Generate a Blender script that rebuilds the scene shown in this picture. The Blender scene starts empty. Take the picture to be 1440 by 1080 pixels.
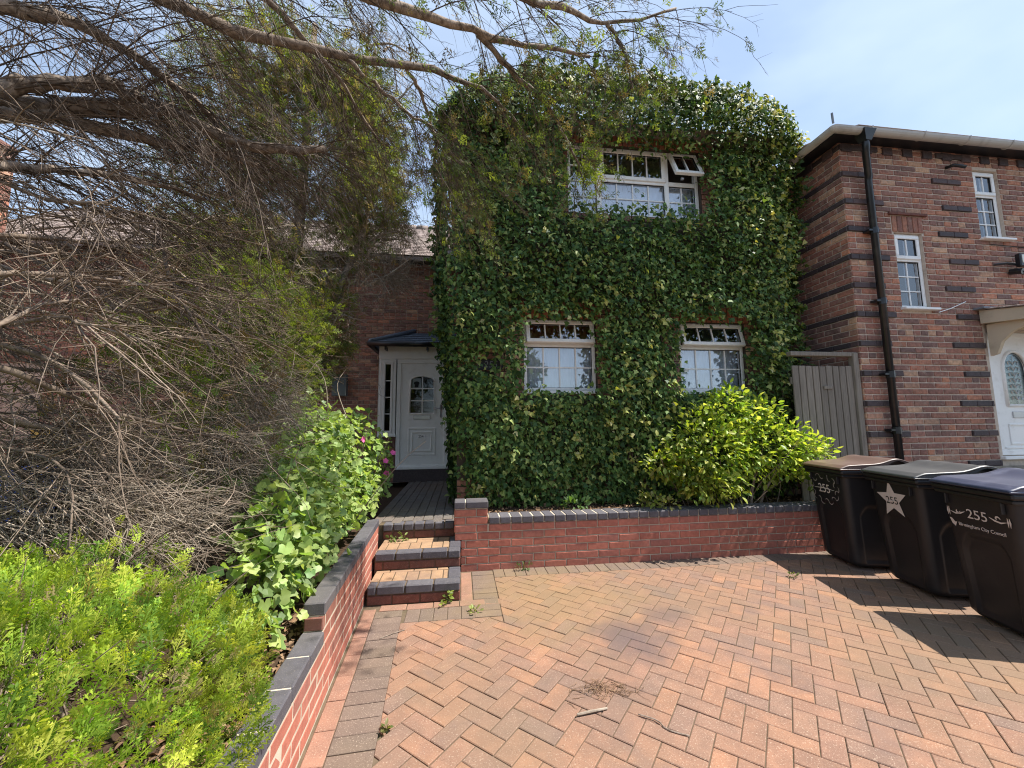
import bpy, math, random
import numpy as np
from mathutils import Matrix, Vector

random.seed(7)
rng = np.random.default_rng(11)
S = bpy.context.scene
COL = S.collection
R = math.radians

# ------------------------------------------------------------------ camera
F_PX, PITCH, YAW, ROLL, CAM_H = 553.37, 0.1078, 0.1289, -0.0091, 1.40
fw = np.array([math.sin(YAW) * math.cos(PITCH), math.cos(YAW) * math.cos(PITCH), math.sin(PITCH)])
r0 = np.array([math.cos(YAW), -math.sin(YAW), 0.0])
u0 = np.cross(r0, fw)
rt = r0 * math.cos(ROLL) + u0 * math.sin(ROLL)
up = -r0 * math.sin(ROLL) + u0 * math.cos(ROLL)
cam = bpy.data.cameras.new('camera')
cam.sensor_width = 36.0
cam.lens = F_PX / 1440 * 36.0
cam.clip_start = 0.05
cam.clip_end = 800
cam_o = bpy.data.objects.new('camera', cam)
COL.objects.link(cam_o)
cam_o.matrix_world = Matrix(((rt[0], up[0], -fw[0], 0), (rt[1], up[1], -fw[1], 0), (rt[2], up[2], -fw[2], CAM_H), (0, 0, 0, 1)))
S.camera = cam_o

# ------------------------------------------------------------------ world and sun
SUN_EL, SUN_AZ = R(60), R(-6)          # azimuth counted from +x towards +y
W = bpy.data.worlds.new('World')
S.world = W
W.use_nodes = True
nt = W.node_tree
for n in list(nt.nodes):
    nt.nodes.remove(n)
out = nt.nodes.new('ShaderNodeOutputWorld')
bg = nt.nodes.new('ShaderNodeBackground')
sky = nt.nodes.new('ShaderNodeTexSky')
sky.sky_type = 'NISHITA'
sky.sun_disc = False
sky.sun_elevation = SUN_EL
sky.sun_rotation = R(90) - SUN_AZ
sky.air_density = 1.0
sky.dust_density = 0.4
sky.ozone_density = 1.0
bg.inputs['Strength'].default_value = 0.112
tc = nt.nodes.new('ShaderNodeTexCoord')
mp = nt.nodes.new('ShaderNodeMapping')
mp.inputs['Rotation'].default_value = (R(0), R(25), R(25))
mp.inputs['Scale'].default_value = (0.7, 3.2, 5.0)
no = nt.nodes.new('ShaderNodeTexNoise')
no.inputs['Scale'].default_value = 1.3
no.inputs['Detail'].default_value = 4
no.inputs['Roughness'].default_value = 0.5
cr = nt.nodes.new('ShaderNodeValToRGB')
cr.color_ramp.elements[0].position = 0.42
cr.color_ramp.elements[0].color = (0, 0, 0, 1)
cr.color_ramp.elements[1].position = 0.78
cr.color_ramp.elements[1].color = (1, 1, 1, 1)
mu = nt.nodes.new('ShaderNodeMath')
mu.operation = 'MULTIPLY_ADD'
mu.inputs[1].default_value = 0.5
mu.inputs[2].default_value = 0.38
mx = nt.nodes.new('ShaderNodeMix')
mx.data_type = 'RGBA'
mx.inputs['B'].default_value = (3.8, 4.65, 5.9, 1)
L = nt.links.new
L(tc.outputs['Generated'], mp.inputs['Vector'])
L(mp.outputs['Vector'], no.inputs['Vector'])
L(no.outputs['Fac'], cr.inputs['Fac'])
L(cr.outputs['Color'], mu.inputs[0])
L(mu.outputs[0], mx.inputs['Factor'])
L(sky.outputs['Color'], mx.inputs['A'])
L(mx.outputs['Result'], bg.inputs['Color'])
L(bg.outputs['Background'], out.inputs['Surface'])

sun = bpy.data.lights.new('sun', 'SUN')
sun.energy = 4.6
sun.angle = R(0.5)
sun.color = (1.0, 0.945, 0.86)
sun_o = bpy.data.objects.new('sun', sun)
COL.objects.link(sun_o)
sd = Vector((math.cos(SUN_AZ) * math.cos(SUN_EL), math.sin(SUN_AZ) * math.cos(SUN_EL), math.sin(SUN_EL)))
sun_o.rotation_euler = sd.to_track_quat('Z', 'Y').to_euler()
sun_o.location = (6, 2, 12)
S.view_settings.view_transform = 'Standard'
S.view_settings.look = 'None'
S.view_settings.gamma = 1
S.view_settings.use_curve_mapping = False
S.render.engine = 'CYCLES'
S.cycles.pixel_filter_type = 'BLACKMAN_HARRIS'
S.cycles.filter_width = 1.1
S.cycles.use_denoising = True
S.cycles.denoiser = 'OPENIMAGEDENOISE'
S.cycles.denoising_input_passes = 'RGB_ALBEDO_NORMAL'
S.cycles.denoising_prefilter = 'NONE'
S.cycles.use_adaptive_sampling = False
S.cycles.sample_clamp_indirect = 4.0
S.view_settings.exposure = 0.92


# ------------------------------------------------------------------ helpers: objects
WLOC = {}


def wloc(o):
    return WLOC.get(o.name, np.zeros(3))


def thing(name, label, cat, loc=(0, 0, 0), rotz=0.0, group=None):
    o = bpy.data.objects.new(name, None)
    o.empty_display_size = 0.2
    COL.objects.link(o)
    o.location = loc
    o.rotation_euler = (0, 0, rotz)
    o['label'] = label
    o['category'] = cat
    if group:
        o['group'] = group
    WLOC[o.name] = np.array(loc, float) if rotz == 0 else np.zeros(3)
    return o


def tag(o, label, cat, group=None):
    o['label'] = label
    o['category'] = cat
    if group:
        o['group'] = group
    return o


class MB:
    """collects shapes; build() links them as one mesh object"""

    def __init__(self):
        self.v, self.f, self.n = [], [], 0

    def add(self, verts, faces):
        verts = np.asarray(verts, float).reshape(-1, 3)
        self.v.append(verts)
        n = self.n
        self.f += [tuple(i + n for i in f) for f in faces]
        self.n += len(verts)
        return self

    def box(self, a, b):
        x0, y0, z0 = a
        x1, y1, z1 = b
        v = [(x0, y0, z0), (x1, y0, z0), (x1, y1, z0), (x0, y1, z0), (x0, y0, z1), (x1, y0, z1), (x1, y1, z1), (x0, y1, z1)]
        return self.add(v, [(0, 3, 2, 1), (4, 5, 6, 7), (0, 1, 5, 4), (1, 2, 6, 5), (2, 3, 7, 6), (3, 0, 4, 7)])

    def cbox(self, a, b, c=0.004):
        """box with chamfered edges all round"""
        a, b = np.minimum(a, b).astype(float), np.maximum(a, b).astype(float)
        c = min(c, *(0.45 * (b - a)))
        vs, idx = [], {}
        for sx in (0, 1):
            for sy in (0, 1):
                for sz in (0, 1):
                    s = (sx, sy, sz)
                    p = [b[k] if s[k] else a[k] for k in range(3)]
                    q = [(b[k] - c) if s[k] else (a[k] + c) for k in range(3)]
                    for k in range(3):
                        t = list(q)
                        t[k] = p[k]
                        idx[s + (k,)] = len(vs)
                        vs.append(t)
        fs = []
        for k in range(3):
            i, j = (k + 1) % 3, (k + 2) % 3
            for sk in (0, 1):
                ring = []
                for (si, sj) in ((0, 0), (1, 0), (1, 1), (0, 1)):
                    s = [0, 0, 0]
                    s[k], s[i], s[j] = sk, si, sj
                    ring.append(idx[tuple(s) + (k,)])
                fs.append(tuple(ring if sk else ring[::-1]))
        for k in range(3):
            i, j = (k + 1) % 3, (k + 2) % 3
            for si in (0, 1):
                for sj in (0, 1):
                    s0, s1 = [0, 0, 0], [0, 0, 0]
                    s0[i] = s1[i] = si
                    s0[j] = s1[j] = sj
                    s1[k] = 1
                    q = (idx[tuple(s0) + (i,)], idx[tuple(s1) + (i,)], idx[tuple(s1) + (j,)], idx[tuple(s0) + (j,)])
                    fs.append(q if si == sj else q[::-1])
        for s in [(x, y, z) for x in (0, 1) for y in (0, 1) for z in (0, 1)]:
            t = (idx[s + (0,)], idx[s + (1,)], idx[s + (2,)])
            fs.append(t if sum(s) % 2 else t[::-1])
        return self.add(vs, fs)

    def prism(self, poly, y0, y1, axis='y'):
        """extrude an (x,z) polygon along y (axis 'y'), a (y,z) along x, an (x,y) along z"""
        n = len(poly)
        def P(p, t):
            return (p[0], t, p[1]) if axis == 'y' else ((t, p[0], p[1]) if axis == 'x' else (p[0], p[1], t))
        v = [P(p, y0) for p in poly] + [P(p, y1) for p in poly]
        f = [tuple(range(n))[::-1], tuple(range(n, 2 * n))]
        f += [(i, (i + 1) % n, (i + 1) % n + n, i + n) for i in range(n)]
        return self.add(v, f)

    def tube(self, pts, rad, sides=8, cap=True):
        pts = np.asarray(pts, float)
        k = len(pts)
        rad = np.full(k, rad) if np.isscalar(rad) else np.asarray(rad, float)
        t = np.gradient(pts, axis=0)
        t /= np.linalg.norm(t, axis=1)[:, None] + 1e-9
        ref = np.array([0, 0, 1.0]) if abs(t[0][2]) < 0.9 else np.array([1.0, 0, 0])
        ring = []
        a = np.cross(t[0], ref)
        for i in range(k):
            a = a - t[i] * (a @ t[i])
            a /= np.linalg.norm(a) + 1e-9
            b = np.cross(t[i], a)
            for s in range(sides):
                w = 2 * math.pi * s / sides
                ring.append(pts[i] + rad[i] * (a * math.cos(w) + b * math.sin(w)))
        f = []
        for i in range(k - 1):
            for s in range(sides):
                q = (s + 1) % sides
                f.append((i * sides + s, i * sides + q, (i + 1) * sides + q, (i + 1) * sides + s))
        if cap:
            f.append(tuple(range(sides))[::-1])
            f.append(tuple((k - 1) * sides + s for s in range(sides)))
        return self.add(ring, f)

    def mesh(self, name, off=(0, 0, 0), smooth=False):
        me = bpy.data.meshes.new(name)
        v = np.concatenate(self.v) - np.asarray(off)
        me.from_pydata(v.tolist(), [], self.f)
        me.validate()
        if smooth:
            me.polygons.foreach_set('use_smooth', [True] * len(me.polygons))
        return me

    def build(self, name, m, parent=None, smooth=False, local=False, kind=None):
        off = np.zeros(3) if (parent is None or local) else wloc(parent)
        me = self.mesh(name, off, smooth)
        me.materials.append(m)
        return link(name, me, parent, kind=kind, inherit=off)


def link(name, me, parent=None, loc=None, rot=None, kind=None, inherit=None):
    o = bpy.data.objects.new(name, me)
    COL.objects.link(o)
    if parent is not None:
        o.parent = parent
        WLOC[o.name] = wloc(parent)
    if loc is not None:
        o.location = Vector(np.asarray(loc, float) - (wloc(parent) if parent is not None else 0))
    if rot is not None:
        o.rotation_euler = rot
    if kind:
        o['kind'] = kind
    return o


def np_mesh(name, verts, nper, faces, tint=None):
    """verts (N,V,3); one face list repeated N times"""
    N, V = verts.shape[:2]
    me = bpy.data.meshes.new(name)
    lens = np.array([len(f) for f in faces])
    flat = np.concatenate([np.array(f) for f in faces])
    base = (np.arange(N) * V)[:, None]
    loops = (flat[None, :] + base).ravel()
    nf = N * len(faces)
    starts = (np.concatenate([[0], np.cumsum(lens)[:-1]])[None, :] + (np.arange(N) * len(flat))[:, None]).ravel()
    me.vertices.add(N * V)
    me.vertices.foreach_set('co', verts.reshape(-1).astype(np.float32))
    me.loops.add(len(loops))
    me.loops.foreach_set('vertex_index', loops.astype(np.int32))
    me.polygons.add(nf)
    me.polygons.foreach_set('loop_start', starts.astype(np.int32))
    me.polygons.foreach_set('loop_total', np.tile(lens, N).astype(np.int32))
    me.update(calc_edges=True)
    if tint is not None:
        at = me.attributes.new('tint', 'FLOAT_COLOR', 'POINT')
        c = np.ones((N, V, 4), np.float32)
        c[..., :3] = tint[:, None, :] if tint.ndim == 2 else tint
        at.data.foreach_set('color', c.ravel())
    return me


def in_view(P, margin=0.0):
    P = np.atleast_2d(P) - np.array([0, 0, CAM_H])
    z = P @ fw
    x = F_PX * (P @ rt) / np.maximum(z, 1e-3)
    y = F_PX * (P @ up) / np.maximum(z, 1e-3)
    return (z > 0.1) & (abs(x) < 720 + margin) & (abs(y) < 540 + margin)


def dist(P):
    return np.linalg.norm(np.atleast_2d(P) - np.array([0, 0, CAM_H]), axis=1)


# ------------------------------------------------------------------ helpers: materials
def mat(name):
    m = bpy.data.materials.new(name)
    m.use_nodes = True
    t = m.node_tree
    b = t.nodes['Principled BSDF']
    return m, t, b


def nd(t, kind, **kw):
    n = t.nodes.new(kind)
    for k, v in kw.items():
        if k in n.inputs:
            n.inputs[k].default_value = v
        else:
            setattr(n, k, v)
    return n


def rnd(t):
    """a random number for each piece, whether it is an object or an island of a joined mesh"""
    oi = nd(t, 'ShaderNodeObjectInfo')
    ge = nd(t, 'ShaderNodeNewGeometry')
    a = nd(t, 'ShaderNodeMath', operation='ADD')
    t.links.new(oi.outputs['Random'], a.inputs[0])
    t.links.new(ge.outputs['Random Per Island'], a.inputs[1])
    f = nd(t, 'ShaderNodeMath', operation='FRACT')
    t.links.new(a.outputs[0], f.inputs[0])
    return f.outputs[0], ge.outputs['Position']


def ramp(t, fac, cols, interp='LINEAR'):
    r = nd(t, 'ShaderNodeValToRGB')
    e = r.color_ramp.elements
    r.color_ramp.interpolation = interp
    n = len(cols)
    for i, c in enumerate(cols):
        pos, c = (c[0], c[1]) if isinstance(c[0], float) and len(c) == 2 else (i / (n - 1 if interp == 'LINEAR' else n), c)
        el = e[i] if i < 2 else e.new(pos)
        el.position = pos
        el.color = (c[0], c[1], c[2], 1)
    t.links.new(fac, r.inputs['Fac'])
    return r.outputs['Color']


def mixc(t, fac, a, b, mode='MIX'):
    m = nd(t, 'ShaderNodeMix', data_type='RGBA', blend_type=mode)
    for k, v in (('Factor', fac), ('A', a), ('B', b)):
        if hasattr(v, 'is_linked'):
            t.links.new(v, m.inputs[k])
        elif k == 'Factor':
            m.inputs[k].default_value = v
        else:
            m.inputs[k].default_value = (v[0], v[1], v[2], 1)
    return m.outputs['Result']


def noise(t, vec, scale, detail=3, rough=0.55):
    n = nd(t, 'ShaderNodeTexNoise')
    n.inputs['Scale'].default_value = scale
    n.inputs['Detail'].default_value = detail
    n.inputs['Roughness'].default_value = rough
    if vec is not None:
        t.links.new(vec, n.inputs['Vector'])
    return n.outputs['Fac']


def smooth(t, fac, lo, hi):
    m = nd(t, 'ShaderNodeMapRange', interpolation_type='SMOOTHSTEP')
    m.inputs['From Min'].default_value = lo
    m.inputs['From Max'].default_value = hi
    t.links.new(fac, m.inputs['Value'])
    return m.outputs['Result']


def bump(t, b, h, strength=0.4, dist_=0.004):
    n = nd(t, 'ShaderNodeBump')
    n.inputs['Strength'].default_value = strength
    n.inputs['Distance'].default_value = dist_
    t.links.new(h, n.inputs['Height'])
    t.links.new(n.outputs['Normal'], b.inputs['Normal'])


def brick_mat(name, cols, speck=0.25, grime=None, rough=0.85, patch=0.0, patch_col=(0.4, 0.3, 0.2)):
    m, t, b = mat(name)
    r, pos = rnd(t)
    c = ramp(t, r, cols)
    n1 = noise(t, pos, 26, 4)
    c = mixc(t, smooth(t, n1, 0.3, 0.7), mixc(t, speck, c, (0.02, 0.016, 0.014)), c)
    n2 = noise(t, pos, 160, 3, 0.7)
    c = mixc(t, smooth(t, n2, 0.56, 0.72), c, mixc(t, 0.35, c, (0.5, 0.42, 0.34)))
    if patch:
        n4 = noise(t, pos, 14, 3)
        c = mixc(t, smooth(t, n4, 0.58, 0.66), c, mixc(t, patch, c, patch_col))
    if grime:
        n3 = noise(t, pos, 1.1, 5)
        c = mixc(t, smooth(t, n3, 0.45, 0.75), c, mixc(t, grime[3], c, grime[:3]))
    t.links.new(c, b.inputs['Base Color'])
    b.inputs['Roughness'].default_value = rough
    b.inputs['Specular IOR Level'].default_value = 0.25
    bump(t, b, mixc(t, 0.5, n1, n2), 0.55, 0.004)
    return m


def plain(name, col, rough=0.6, var=0.15, scale=8, spec=0.3, bumpd=0.0, metal=0.0, dirt=None):
    m, t, b = mat(name)
    ge = nd(t, 'ShaderNodeNewGeometry')
    n = noise(t, ge.outputs['Position'], scale, 4)
    c = mixc(t, n, [v * (1 - var) for v in col], [min(1, v * (1 + var)) for v in col])
    if dirt:
        n2 = noise(t, ge.outputs['Position'], dirt[4], 5, 0.6)
        c = mixc(t, smooth(t, n2, 0.5, 0.75), c, mixc(t, dirt[3], c, dirt[:3]))
    t.links.new(c, b.inputs['Base Color'])
    b.inputs['Roughness'].default_value = rough
    b.inputs['Specular IOR Level'].default_value = spec
    b.inputs['Metallic'].default_value = metal
    if bumpd:
        bump(t, b, noise(t, ge.outputs['Position'], scale * 12, 3), 0.5, bumpd)
    return m


def leaf_mat(name, rough=0.42, spec=0.45, trans=0.35, tr_tint=(1.3, 1.35, 0.5)):
    m, t, b = mat(name)
    at = nd(t, 'ShaderNodeAttribute', attribute_name='tint')
    ge = nd(t, 'ShaderNodeNewGeometry')
    n = noise(t, ge.outputs['Position'], 60, 2)
    c = mixc(t, n, mixc(t, 0.25, at.outputs['Color'], (0, 0, 0)), at.outputs['Color'])
    t.links.new(c, b.inputs['Base Color'])
    b.inputs['Roughness'].default_value = rough
    b.inputs['Specular IOR Level'].default_value = spec
    tr = nd(t, 'ShaderNodeBsdfTranslucent')
    t.links.new(mixc(t, 1.0, c, tr_tint, 'MULTIPLY'), tr.inputs['Color'])
    mx = nd(t, 'ShaderNodeMixShader')
    mx.inputs['Fac'].default_value = trans
    t.links.new(b.outputs['BSDF'], mx.inputs[1])
    t.links.new(tr.outputs['BSDF'], mx.inputs[2])
    t.links.new(mx.outputs['Shader'], t.nodes['Material Output'].inputs['Surface'])
    return m


def bark_mat(name, a, b_, scale=30):
    m, t, b = mat(name)
    r, pos = rnd(t)
    n = noise(t, pos, scale, 4, 0.65)
    c = mixc(t, smooth(t, n, 0.3, 0.7), a, b_)
    c = mixc(t, r, mixc(t, 0.45, c, (0.01, 0.008, 0.006)), c)
    t.links.new(c, b.inputs['Base Color'])
    b.inputs['Roughness'].default_value = 0.9
    b.inputs['Specular IOR Level'].default_value = 0.15
    bump(t, b, n, 0.6, 0.006)
    return m


def glass_mat(name, refl=0.16, tint=(0.95, 0.97, 1.0)):
    m, t, b = mat(name)
    gl = nd(t, 'ShaderNodeBsdfGlossy')
    gl.inputs['Roughness'].default_value = 0.015
    gl.inputs['Color'].default_value = (1, 1, 1, 1)
    tr = nd(t, 'ShaderNodeBsdfTransparent')
    tr.inputs['Color'].default_value = (*tint, 1)
    fr = nd(t, 'ShaderNodeLayerWeight')
    fr.inputs['Blend'].default_value = 0.25
    ma = nd(t, 'ShaderNodeMath', operation='MULTIPLY_ADD')
    ma.inputs[1].default_value = 0.9
    ma.inputs[2].default_value = refl
    t.links.new(fr.outputs['Fresnel'], ma.inputs[0])
    ge = nd(t, 'ShaderNodeNewGeometry')
    n = nd(t, 'ShaderNodeBump')
    n.inputs['Strength'].default_value = 0.05
    n.inputs['Distance'].default_value = 0.02
    t.links.new(noise(t, ge.outputs['Position'], 2.2, 1), n.inputs['Height'])
    t.links.new(n.outputs['Normal'], gl.inputs['Normal'])
    mx = nd(t, 'ShaderNodeMixShader')
    t.links.new(ma.outputs[0], mx.inputs['Fac'])
    t.links.new(tr.outputs['BSDF'], mx.inputs[1])
    t.links.new(gl.outputs['BSDF'], mx.inputs[2])
    t.links.new(mx.outputs['Shader'], t.nodes['Material Output'].inputs['Surface'])
    return m


M = {}
M['red_brick'] = brick_mat('new red brick', [(0.430, 0.147, 0.105), (0.492, 0.168, 0.115), (0.400, 0.142, 0.107), (0.538, 0.189, 0.129), (0.369, 0.147, 0.115), (0.462, 0.159, 0.111)], 0.25, (0.10, 0.06, 0.04, 0.5))
M['old_brick'] = brick_mat('old mixed brick', [(0.334, 0.157, 0.118), (0.414, 0.180, 0.129), (0.254, 0.140, 0.115), (0.477, 0.205, 0.137), (0.302, 0.157, 0.126), (0.637, 0.269, 0.157), (0.366, 0.172, 0.131), (0.230, 0.140, 0.120), (0.430, 0.198, 0.144), (0.702, 0.428, 0.270), (0.350, 0.169, 0.128), (0.285, 0.151, 0.121), (0.526, 0.211, 0.131)], 0.4, (0.06, 0.045, 0.04, 0.45), patch=0.4, patch_col=(0.46, 0.35, 0.27))
M['dark_brick'] = brick_mat('blue black engineering brick', [(0.055, 0.042, 0.047), (0.086, 0.065, 0.066), (0.070, 0.052, 0.056), (0.113, 0.073, 0.070)], 0.3, None, 0.6)
M['blue_brick'] = brick_mat('grey blue coping brick', [(0.098, 0.094, 0.111), (0.130, 0.124, 0.140), (0.085, 0.081, 0.096), (0.114, 0.108, 0.124)], 0.25, (0.20, 0.18, 0.15, 0.3), 0.75)
M['step_brick'] = brick_mat('dark red step brick', [(0.176, 0.068, 0.049), (0.230, 0.081, 0.054), (0.149, 0.065, 0.051), (0.203, 0.081, 0.061)], 0.35, None)
M['orange_brick'] = brick_mat('orange brick', [(0.414, 0.149, 0.081), (0.345, 0.115, 0.069), (0.460, 0.184, 0.103)], 0.3, None)
M['mortar'] = plain('mortar', (0.58, 0.48, 0.39), 0.95, 0.25, 30, 0.1, 0.002, dirt=(0.12, 0.09, 0.07, 0.5, 6))
M['mortar_old'] = plain('dark weathered mortar', (0.085, 0.066, 0.052), 0.95, 0.3, 20, 0.1, 0.002)  # dirty old mortar, darkened so gaps between ivy leaves look shaded
M['mortar_light'] = plain('light mortar', (0.54, 0.47, 0.37), 0.95, 0.2, 30, 0.1, 0.002, dirt=(0.2, 0.15, 0.1, 0.5, 5))
M['upvc'] = plain('white plastic frame', (0.88, 0.865, 0.835), 0.4, 0.04, 5, 0.4, dirt=(0.45, 0.40, 0.33, 0.25, 9))
M['upvc_door'] = plain('grey white plastic door', (0.88, 0.865, 0.83), 0.42, 0.04, 5, 0.4, dirt=(0.4, 0.37, 0.33, 0.25, 5))
M['cream'] = plain('cream painted wood', (0.62, 0.52, 0.38), 0.6, 0.1, 6, 0.3, dirt=(0.3, 0.24, 0.16, 0.4, 4))
M['seal'] = plain('black rubber seal', (0.015, 0.015, 0.016), 0.6)
M['glass'] = glass_mat('window glass', 0.13)
M['glass_dark'] = glass_mat('porch glass', 0.02, (0.55, 0.6, 0.62))
M['room'] = plain('dim room', (0.06, 0.055, 0.05), 0.9)  # dark panels behind the panes, their colour standing in for unlit interiors
M['curtain'] = plain('net curtain', (0.62, 0.65, 0.68), 0.9, 0.12, 10, 0.1)
M['curtain_red'] = plain('dark red curtain', (0.16, 0.035, 0.03), 0.9, 0.4, 18)
M['frost'] = plain('frosted blind', (0.58, 0.68, 0.76), 0.8, 0.06, 6)
M['lead'] = plain('grey lead flashing', (0.20, 0.22, 0.25), 0.5, 0.15, 12)
M['slate'] = brick_mat('blue grey slate', [(0.150, 0.188, 0.240), (0.180, 0.217, 0.270), (0.128, 0.158, 0.203)], 0.2, None, 0.55)
M['tile'] = brick_mat('weathered roof tile', [(0.30, 0.235, 0.21), (0.34, 0.275, 0.245), (0.27, 0.21, 0.19), (0.36, 0.29, 0.26)], 0.2, (0.14, 0.12, 0.09, 0.35))
M['tile_orange'] = brick_mat('orange roof tile', [(0.34, 0.12, 0.06), (0.28, 0.10, 0.055), (0.38, 0.15, 0.08)], 0.3, None)
M['black'] = plain('black gloss pipe', (0.012, 0.012, 0.014), 0.32, 0.1, 10, 0.5, dirt=(0.06, 0.06, 0.055, 0.4, 6))
M['gutter'] = plain('grey white gutter', (0.50, 0.48, 0.45), 0.55, 0.08, 6, 0.3, dirt=(0.25, 0.23, 0.2, 0.5, 5))
M['stone'] = plain('rendered stone plinth', (0.34, 0.29, 0.23), 0.95, 0.3, 7, 0.1, 0.004, dirt=(0.12, 0.11, 0.09, 0.5, 3))
M['soil'] = plain('dark soil', (0.075, 0.05, 0.034), 1.0, 0.45, 40, 0.05, 0.01)
M['sand'] = plain('joint sand', (0.145, 0.108, 0.074), 1.0, 0.35, 25, 0.05, 0.003, dirt=(0.05, 0.06, 0.025, 0.5, 4))
M['litter'] = brick_mat('dry brown leaf', [(0.26, 0.15, 0.08), (0.18, 0.10, 0.055), (0.34, 0.22, 0.13), (0.14, 0.085, 0.05)], 0.2)
M['bark'] = bark_mat('grey brown bark', (0.15, 0.112, 0.085), (0.48, 0.39, 0.315))
M['twig_dark'] = bark_mat('dark bare twig', (0.075, 0.055, 0.043), (0.21, 0.16, 0.125), 15)  # darkened copy so the overhanging twigs read as silhouettes against the sky
M['twig'] = bark_mat('dry twig', (0.17, 0.125, 0.095), (0.36, 0.28, 0.215), 15)
M['twig_pale'] = bark_mat('pale dead twig', (0.30, 0.235, 0.18), (0.52, 0.44, 0.35), 15)  # paler copy; on the dead conifer brush it stands in for sunlight
M['leaf'] = leaf_mat('leaf', 0.45, 0.4, 0.42)
M['ivy'] = leaf_mat('ivy leaf', 0.58, 0.32, 0.25, (1.4, 1.3, 0.5))
M['frond'] = leaf_mat('cypress frond', 0.55, 0.25, 0.42, (1.3, 1.35, 0.45))
M['bin'] = plain('black bin plastic', (0.016, 0.0155, 0.017), 0.45, 0.2, 7, 0.4, 0.0012, dirt=(0.046, 0.042, 0.040, 0.4, 3))
M['lid_brown'] = plain('brown bin lid', (0.115, 0.066, 0.052), 0.45, 0.12, 8, 0.9, 0.001, dirt=(0.24, 0.17, 0.14, 0.4, 7))
M['lid_grey'] = plain('dark grey bin lid', (0.055, 0.057, 0.061), 0.42, 0.12, 8, 0.9, 0.001, dirt=(0.13, 0.13, 0.125, 0.4, 7))
M['lid_blue'] = plain('blue bin lid', (0.036, 0.044, 0.085), 0.42, 0.12, 8, 0.9, 0.001, dirt=(0.14, 0.15, 0.22, 0.4, 7))
M['print'] = plain('white sticker print', (0.62, 0.56, 0.53), 0.6, 0.12, 25)
M['ink'] = plain('black print', (0.012, 0.012, 0.012), 0.6)
M['silver'] = plain('silver grey metal', (0.5, 0.5, 0.5), 0.35, 0.1, 20, 0.5, 0, 0.6)
M['wood'] = None
M['plaque'] = plain('dark slate plaque', (0.035, 0.037, 0.045), 0.5, 0.2, 30)
M['plaque_text'] = plain('pale engraved paint', (0.22, 0.23, 0.26), 0.6)
M['blue_box'] = plain('blue plastic', (0.05, 0.13, 0.48), 0.45)
M['orange_tub'] = plain('orange plastic', (0.75, 0.20, 0.03), 0.5)
M['yellow_tub'] = plain('yellow plastic', (0.85, 0.48, 0.10), 0.5)
M['pink'] = plain('pink petal', (0.70, 0.12, 0.36), 0.6, 0.2, 60)
M['asphalt'] = plain('asphalt', (0.05, 0.05, 0.05), 0.95, 0.2, 20, 0.1)


def wood_mat():
    m, t, b = mat('weathered grey timber')
    r, pos = rnd(t)
    mpn = nd(t, 'ShaderNodeMapping')
    mpn.inputs['Scale'].default_value = (60, 60, 3)
    t.links.new(pos, mpn.inputs['Vector'])
    n = noise(t, mpn.outputs['Vector'], 1.0, 5, 0.65)
    c = ramp(t, n, [(0.06, 0.050, 0.040), (0.235, 0.200, 0.162), (0.42, 0.37, 0.31)])
    c = mixc(t, r, mixc(t, 0.3, c, (0.03, 0.025, 0.02)), c)
    t.links.new(c, b.inputs['Base Color'])
    b.inputs['Roughness'].default_value = 0.9
    bump(t, b, n, 0.6, 0.004)
    return m


M['wood'] = wood_mat()


def paver_mat(name, cols, rough=0.9):
    """concrete block: blended colour, speckled aggregate, stains in patches of the drive"""
    m, t, b = mat(name)
    r, pos = rnd(t)
    c = ramp(t, r, cols)
    n0 = noise(t, pos, 9, 3)
    c = mixc(t, smooth(t, n0, 0.35, 0.7), mixc(t, 0.28, c, (0.10, 0.075, 0.065)), c)
    n2 = noise(t, pos, 130, 3, 0.8)
    c = mixc(t, smooth(t, n2, 0.57, 0.66), c, mixc(t, 0.42, c, (0.70, 0.56, 0.43)))
    n3 = noise(t, pos, 170, 2, 0.7)
    c = mixc(t, smooth(t, n3, 0.60, 0.70), c, mixc(t, 0.6, c, (0.05, 0.03, 0.025)))
    wob = noise(t, pos, 3.5, 4, 0.6)
    big = noise(t, pos, 0.75, 4, 0.6)
    c = mixc(t, smooth(t, big, 0.42, 0.62), c, mixc(t, 0.42, c, (0.20, 0.145, 0.095)))
    big2 = noise(t, pos, 1.9, 3, 0.6)
    c = mixc(t, smooth(t, big2, 0.55, 0.70), c, mixc(t, 0.40, c, (0.15, 0.115, 0.11)))
    for (cx, cy, rad, col, amt) in ((0.75, 3.35, 1.2, (0.25, 0.175, 0.085), 0.5), (3.4, 2.4, 1.3, (0.23, 0.165, 0.10), 0.4), (1.12, 2.66, 0.42, (0.095, 0.075, 0.085), 0.62), (1.5, 2.9, 0.3, (0.095, 0.075, 0.085), 0.45), (0.75, 2.15, 0.55, (0.16, 0.115, 0.095), 0.35)):
        sub = nd(t, 'ShaderNodeVectorMath', operation='DISTANCE')
        sub.inputs[1].default_value = (cx, cy, 0)
        t.links.new(pos, sub.inputs[0])
        ad = nd(t, 'ShaderNodeMath', operation='MULTIPLY_ADD')
        ad.inputs[1].default_value = 1.3 * rad
        t.links.new(wob, ad.inputs[0])
        t.links.new(sub.outputs['Value'], ad.inputs[2])
        mr = smooth(t, ad.outputs[0], 1.55 * rad, 0.75 * rad)
        mm = nd(t, 'ShaderNodeMath', operation='MULTIPLY')
        mm.inputs[1].default_value = amt
        t.links.new(mr, mm.inputs[0])
        c = mixc(t, mm.outputs[0], c, col)
    t.links.new(c, b.inputs['Base Color'])
    b.inputs['Roughness'].default_value = rough
    b.inputs['Specular IOR Level'].default_value = 0.2
    bump(t, b, mixc(t, 0.5, n2, n0), 0.5, 0.003)
    return m


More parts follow.
